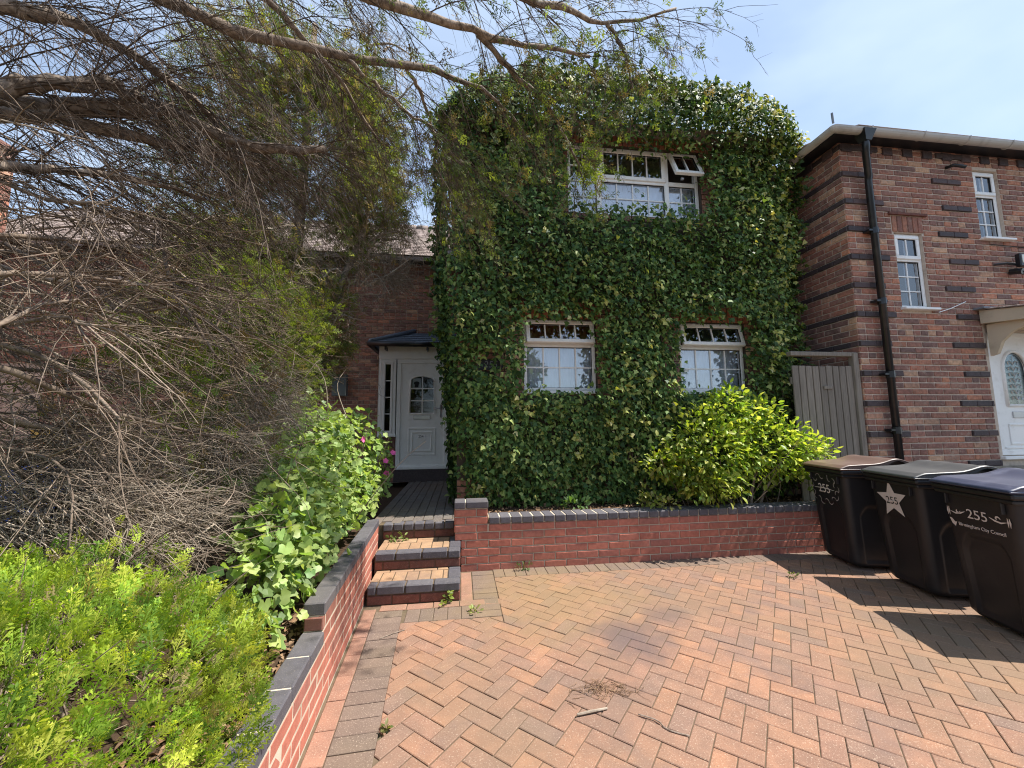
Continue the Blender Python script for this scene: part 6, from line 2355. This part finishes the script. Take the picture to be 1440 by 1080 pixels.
for pts, ra, rb in limbs:
    p = smooth_path(pts, 22)
    p[1:-1] += 0.008 * rng.normal(size=(20, 3))
    LPATH.append(p)
    MB().tube(p, np.linspace(ra, rb, 22) * (1 + 0.08 * rng.normal(size=22)), 9).build('limb', M['bark'], tree, smooth=True)
LPATH = np.array(LPATH)
# cut stub on the big limb
MB().tube([(-1.36, 2.3, 3.06), (-1.30, 2.22, 3.0), (-1.18, 2.2, 2.98)], [0.016, 0.014, 0.013], 7).build('stub', M['bark'], tree)
left = LPATH[[0, 1, 2, 8, 9, 11]]
upper = LPATH[[3, 4, 6, 10, 12]]
fine = LPATH[[5, 7]]
s1 = twigs_on(left, 46, 0.28, 1.0, 0.35, 1.10, 0.40, 0.55, (0.45, 0.1, -1.0), 0.05, 8)
s2 = twigs_on(upper, 38, 0.22, 1.0, 0.30, 0.95, 0.45, 0.6, (0.3, 0.1, -0.95), 0.06, 8)
s3 = twigs_on(fine, 20, 0.05, 1.0, 0.25, 0.65, 0.6, 0.6, (0.2, 0.1, -0.85), 0.08, 8)
# long twigs hanging down in front of the sky on the left
hang = grow(np.column_stack([rng.uniform(-2.9, -1.1, 150), rng.uniform(1.7, 3.2, 150), rng.uniform(3.0, 4.4, 150)]), np.column_stack([0.8 + 0.3 * rng.normal(size=150), 0.3 * rng.normal(size=150), -0.75 + 0.3 * rng.normal(size=150)]), rng.uniform(0.5, 1.3, 150), np.array([0.0, 0.0, -0.5]), 0.05, 8)
main = np.concatenate([s1, s2, s3, hang])
sub = np.concatenate([twigs_on(q, k_, 0.10, 1.0, 0.10, 0.36, 0.48, 0.95, (0.12, 0.0, -0.55), 0.09, 5) for q, k_ in ((s1, 8), (s2, 6), (s3, 6), (hang, 8))])
sub2 = twigs_on(sub[rng.random(len(sub)) < 0.6], 3, 0.3, 1.0, 0.04, 0.14, 0.6, 0.8, (0, 0, -0.2), 0.15, 4)
parts = []
for p_, lo, hi in ((main, 0.0022, 0.0048), (sub, 0.0012, 0.0022), (sub2, 0.0009, 0.0014)):
    tv, tf = twig_mesh(p_, rng.uniform(lo, hi, len(p_)))
    parts.append((tv, tf, np.tile(np.array([[0.2, 0.15, 0.1]]), (len(tv), 1))))
join_parts('twigs', parts, M['twig_dark'], tree)
# green left on the right hand twigs
ends = np.concatenate([s2.reshape(-1, 8, 3)[:, 3:], s3.reshape(-1, 8, 3)[:, 2:]][0:1]).reshape(-1, 3)
ends3 = s3[:, 2:].reshape(-1, 3)
subR = sub[(sub[:, 0, 0] > -0.6) & (sub[:, 0, 2] > 3.0)][:, 2:].reshape(-1, 3)
P = np.concatenate([ends[rng.random(len(ends)) < 0.45], ends3, subR[rng.random(len(subR)) < 0.20]])
P = P[(P[:, 0] > -0.95)]
P = P + 0.02 * rng.normal(size=P.shape)
n_ = len(P)
T = tints(n_, [(0.09, 0.125, 0.04), (0.15, 0.19, 0.05), (0.16, 0.115, 0.07), (0.26, 0.30, 0.07)], [3, 2.5, 2, 0.8])
join_parts('foliage', sprays('f', tree, P, rng.normal(size=(n_, 3)) * 0.6 + np.array([0.35, 0.1, -0.5]), rng.normal(size=(n_, 3)), rng.uniform(0.05, 0.12, n_), T, SPL), M['frond'], tree)
# the bright fresh tip in front of the upper window
P = np.array([1.02, 3.05, 3.55]) + 0.09 * rng.normal(size=(60, 3))
join_parts('fresh_foliage', sprays('f', tree, P, rng.normal(size=(60, 3)) * 0.5 + np.array([0.4, 0, 0.5]), rng.normal(size=(60, 3)), rng.uniform(0.07, 0.14, 60), tints(60, [(0.30, 0.36, 0.06), (0.18, 0.25, 0.05)], [1, 1]), SPL), M['frond'], tree)

# ------------------------------------------------------------------ cypress in front of the recessed wall
cyp = thing('cypress_tree', 'tall half brown cypress standing before the recessed house wall left of the porch', 'tree', (-2.6, 5.7, 0.33))
for (pts, ra) in (([(-2.5, 5.7, 0.2), (-2.45, 5.7, 2.0), (-2.3, 5.65, 4.0), (-2.2, 5.6, 7.4)], 0.13), ([(-2.35, 5.6, 0.2), (-2.0, 5.5, 1.8), (-1.7, 5.5, 3.2), (-1.3, 5.5, 4.6), (-1.3, 5.5, 7.0)], 0.07), ([(-2.6, 5.8, 0.2), (-3.2, 5.7, 2.2), (-3.7, 5.6, 4.2)], 0.08)):
    MB().tube(smooth_path(pts, 14), np.linspace(ra, ra * 0.3, 14), 9).build('trunk', M['bark'], cyp, smooth=True)
cb = []
for i in range(100):
    z0_ = rng.uniform(1.6, 7.2)
    s_ = np.array([(-2.35 if i % 3 else -1.4) + 0.15 * rng.normal(), 5.62, z0_ if i % 3 else max(z0_, 3.4)])
    a_ = rng.uniform(0, 6.28)
    ln = rng.uniform(0.7, 1.5) if i % 3 else rng.uniform(0.3, 0.75)
    cb.append(smooth_path([s_, s_ + np.array([math.cos(a_) * ln * 0.5, math.sin(a_) * ln * 0.4, 0.15]), s_ + np.array([math.cos(a_) * ln, math.sin(a_) * ln * 0.8, 0.2 + 0.3 * rng.normal()])], 8))
cb = np.array(cb)
tv, tf = twig_mesh(cb, rng.uniform(0.012, 0.024, len(cb)), 5)
parts = [(tv, tf, np.tile(np.array([[0.2, 0.15, 0.1]]), (len(tv), 1)))]
c1 = twigs_on(cb, 26, 0.25, 1.0, 0.2, 0.6, 0.9, 0.6, (0, 0, -0.3), 0.12, 6)
c2 = twigs_on(c1, 3, 0.2, 1.0, 0.08, 0.25, 0.9, 0.6, (0, 0, -0.2), 0.15, 4)
for p_, lo, hi in ((c1, 0.003, 0.005), (c2, 0.0018, 0.003)):
    tv, tf = twig_mesh(p_, rng.uniform(lo, hi, len(p_)))
    parts.append((tv, tf, np.tile(np.array([[0.2, 0.15, 0.1]]), (len(tv), 1))))
join_parts('twigs', parts, M['twig_pale'], cyp)
balls = [(-2.15, 5.6, 5.5, 1.35, 0.9, 2.0), (-2.85, 5.4, 3.4, 1.3, 0.8, 1.2), (-3.4, 5.6, 5.2, 1.1, 0.8, 1.8), (-2.9, 5.5, 6.7, 1.0, 0.7, 0.8), (-1.36, 5.55, 5.6, 0.58, 0.6, 0.9), (-1.28, 5.5, 4.7, 0.60, 0.6, 0.9), (-1.75, 5.55, 6.3, 0.6, 0.6, 0.7), (-1.75, 5.3, 2.75, 0.5, 0.5, 0.7), (-1.25, 5.5, 4.2, 0.55, 0.6, 0.7), (-2.1, 5.2, 2.2, 0.6, 0.5, 0.5), (-3.3, 5.0, 2.4, 0.9, 0.6, 0.8)]
P, nrm, r_ = blobs(24000, balls, 0.45)
# leave ragged holes
hole = np.sin(3.1 * P[:, 0] + 2.0 * P[:, 2]) * np.sin(2.7 * P[:, 2] - 1.9 * P[:, 0] + 2 * P[:, 1]) > 0.42
k = ~(hole & (rng.random(len(P)) < 0.9)) & (P[:, 2] > 0.6)
P, nrm, r_ = P[k], nrm[k], r_[k]
n_ = len(P)
lit = np.clip(nrm[:, 0] * 0.6 + 0.4, 0, 1) * rng.random(n_)
T = tints(n_, [(0.11, 0.15, 0.04), (0.19, 0.23, 0.055), (0.30, 0.32, 0.08), (0.24, 0.17, 0.105), (0.34, 0.255, 0.165)], [3, 3, 2, 2.4, 1.8])
join_parts('foliage', sprays('f', cyp, P, unit(nrm * 0.7 + np.array([0, 0, 0.1]) + 0.6 * rng.normal(size=(n_, 3))), rng.normal(size=(n_, 3)), rng.uniform(0.09, 0.20, n_), T, SPC), M['frond'], cyp)
# low juniper-like green bush in front of it
jun = thing('juniper_bush', 'yellow green juniper bush between the dead branches and the porch', 'bush', (-1.75, 4.1, 0.33))
MB().tube(smooth_path([(-1.9, 4.2, 0.2), (-1.85, 4.2, 1.0), (-1.8, 4.15, 2.2)], 8), np.linspace(0.06, 0.03, 8), 8).build('trunk', M['bark'], jun, smooth=True)
balls = [(-1.75, 4.1, 2.35, 0.50, 0.45, 0.50), (-2.15, 4.1, 1.9, 0.55, 0.45, 0.55), (-1.62, 3.9, 1.85, 0.30, 0.35, 0.35), (-2.1, 4.0, 2.75, 0.45, 0.4, 0.35), (-2.3, 3.8, 1.2, 0.5, 0.4, 0.5)]
P, nrm, r_ = blobs(3600, balls, 0.6)
n_ = len(P)
T = tints(n_, [(0.17, 0.22, 0.04), (0.26, 0.30, 0.06), (0.09, 0.13, 0.03), (0.20, 0.15, 0.08)], [3, 3, 2, 1.2])
join_parts('foliage', sprays('f', jun, P, unit(nrm + np.array([0.2, -0.1, 0.25]) + 0.5 * rng.normal(size=(n_, 3))), rng.normal(size=(n_, 3)), rng.uniform(0.06, 0.13, n_), T, SPL), M['frond'], jun)
jb = grow(np.tile(np.array([[-1.85, 4.15, 1.0]]), (70, 1)) + np.array([0, 0, 1.0]) * rng.uniform(0, 1.3, (70, 1)), rng.normal(size=(70, 3)) + np.array([0.1, -0.1, 0.5]), rng.uniform(0.3, 0.7, 70), np.array([0, 0, 0.0]), 0.1, 7)
jt = twigs_on(jb, 14, 0.2, 1, 0.1, 0.3, 0.9, 0.6, (0, 0, -0.1), 0.12, 5)
parts = []
for p_, r_ in ((jb, 0.008), (jt, 0.0028)):
    tv, tf = twig_mesh(p_, np.full(len(p_), r_))
    parts.append((tv, tf, np.tile(np.array([[0.2, 0.15, 0.1]]), (len(tv), 1))))
join_parts('twigs', parts, M['twig'], jun)

# ------------------------------------------------------------------ street trees behind the camera (they show in the panes)
for (x, y, h, lab) in ((-5.5, -13, 8.5, 'broad street tree across the road, left'), (2.5, -15, 9.5, 'tall street tree across the road, middle'), (10.5, -12.5, 8.0, 'street tree across the road, right')):
    t_ = thing('street_tree', lab + ' side of the view behind the camera', 'tree', (x, y, -0.02), 0, 'street trees across the road')
    MB().tube(smooth_path([(x, y, -0.1), (x + 0.1, y, 2), (x - 0.1, y, 4), (x, y, h * 0.8)], 10), np.linspace(0.25, 0.08, 10), 9).build('trunk', M['bark'], t_, smooth=True)
    P, nrm, r_ = blobs(2600, [(x, y, h * 0.62, 2.4, 2.2, h * 0.3), (x - 1.4, y + 0.4, h * 0.5, 1.5, 1.4, 1.6), (x + 1.5, y, h * 0.52, 1.5, 1.4, 1.7)], 0.6)
    n_ = len(P)
    join_parts('crown', [(scatter(OVAL_P, P, frames(rng.normal(size=(n_, 3)), unit(nrm + 0.6 * rng.normal(size=(n_, 3)))), rng.uniform(0.25, 0.5, n_)), OVAL_F, tints(n_, [(0.05, 0.09, 0.02), (0.08, 0.13, 0.03)], [1, 1]))], M['leaf'], t_)

# ------------------------------------------------------------------ litter
def litter(name, n_, box, lo, hi, m, z, lab):
    P = np.column_stack([rng.uniform(box[0], box[1], n_), rng.uniform(box[2], box[3], n_), z + rng.uniform(0.004, 0.02, n_)])
    v = scatter(OVAL_P * np.array([1, 1.3, 2.0]), P, frames(rng.normal(size=(n_, 3)) * np.array([1, 1, 0.15]), unit(np.array([0, 0, 1.0]) + 0.35 * rng.normal(size=(n_, 3)))), rng.uniform(lo, hi, n_))
    me = np_mesh(name, v, len(OVAL_P), OVAL_F)
    me.materials.append(m)
    o = link(name, me, None, kind='stuff')
    o['label'] = lab
    o['category'] = 'leaf litter'
    return o


litter('leaf_litter', 1100, (-1.15, -0.76, 0.8, 2.6), 0.02, 0.045, M['litter'], 0.33, 'dry brown leaves on the soil beside the stepped wall')
litter('leaf_litter', 800, (0.3, 4.3, 4.27, 4.72), 0.02, 0.045, M['litter'], 0.46, 'dry brown leaves on the bed at the foot of the ivy')
# dry twigs on the drive
pl = np.column_stack([rng.normal(0.76, 0.09, 95), rng.normal(2.17, 0.035, 95), np.full(95, 0.006)])
tw = grow(pl, np.column_stack([rng.normal(size=95), 0.6 * rng.normal(size=95), np.zeros(95)]), rng.uniform(0.03, 0.12, 95), np.array([0, 0, 0]), 0.35, 6)
tw[..., 2] = np.clip(tw[..., 2], 0.003, 0.016)
tv, tf = twig_mesh(tw, rng.uniform(0.001, 0.002, 95), 4)
me = np_mesh('dry_twigs', tv, tv.shape[1], tf)
me.materials.append(M['litter'])
tag(link('dry_twigs', me, None, kind='stuff'), 'small heap of dry brown twigs on the driveway pavers', 'twigs')
o = MB().tube([(0.565, 2.015, 0.008), (0.64, 2.024, 0.010), (0.725, 2.036, 0.008)], [0.006, 0.007, 0.005], 7).build('stick', M['twig_pale'])
tag(o, 'pale broken stick lying on the pavers in the foreground', 'stick')
st = smooth_path([(0.86, 1.98, 0.005), (0.93, 1.93, 0.006), (0.95, 1.87, 0.005), (1.03, 1.82, 0.005)], 8)
tag(MB().tube(st, 0.003, 5).build('twig', M['bark']), 'thin dark bent twig on the pavers right of the stick', 'twig')
st = smooth_path([(-0.53, 2.88, 0.005), (-0.45, 2.93, 0.007), (-0.38, 2.97, 0.005)], 8)
tag(MB().tube(st, 0.003, 5).build('twig', M['bark']), 'thin dark twig on the charcoal edging by the left wall', 'twig')
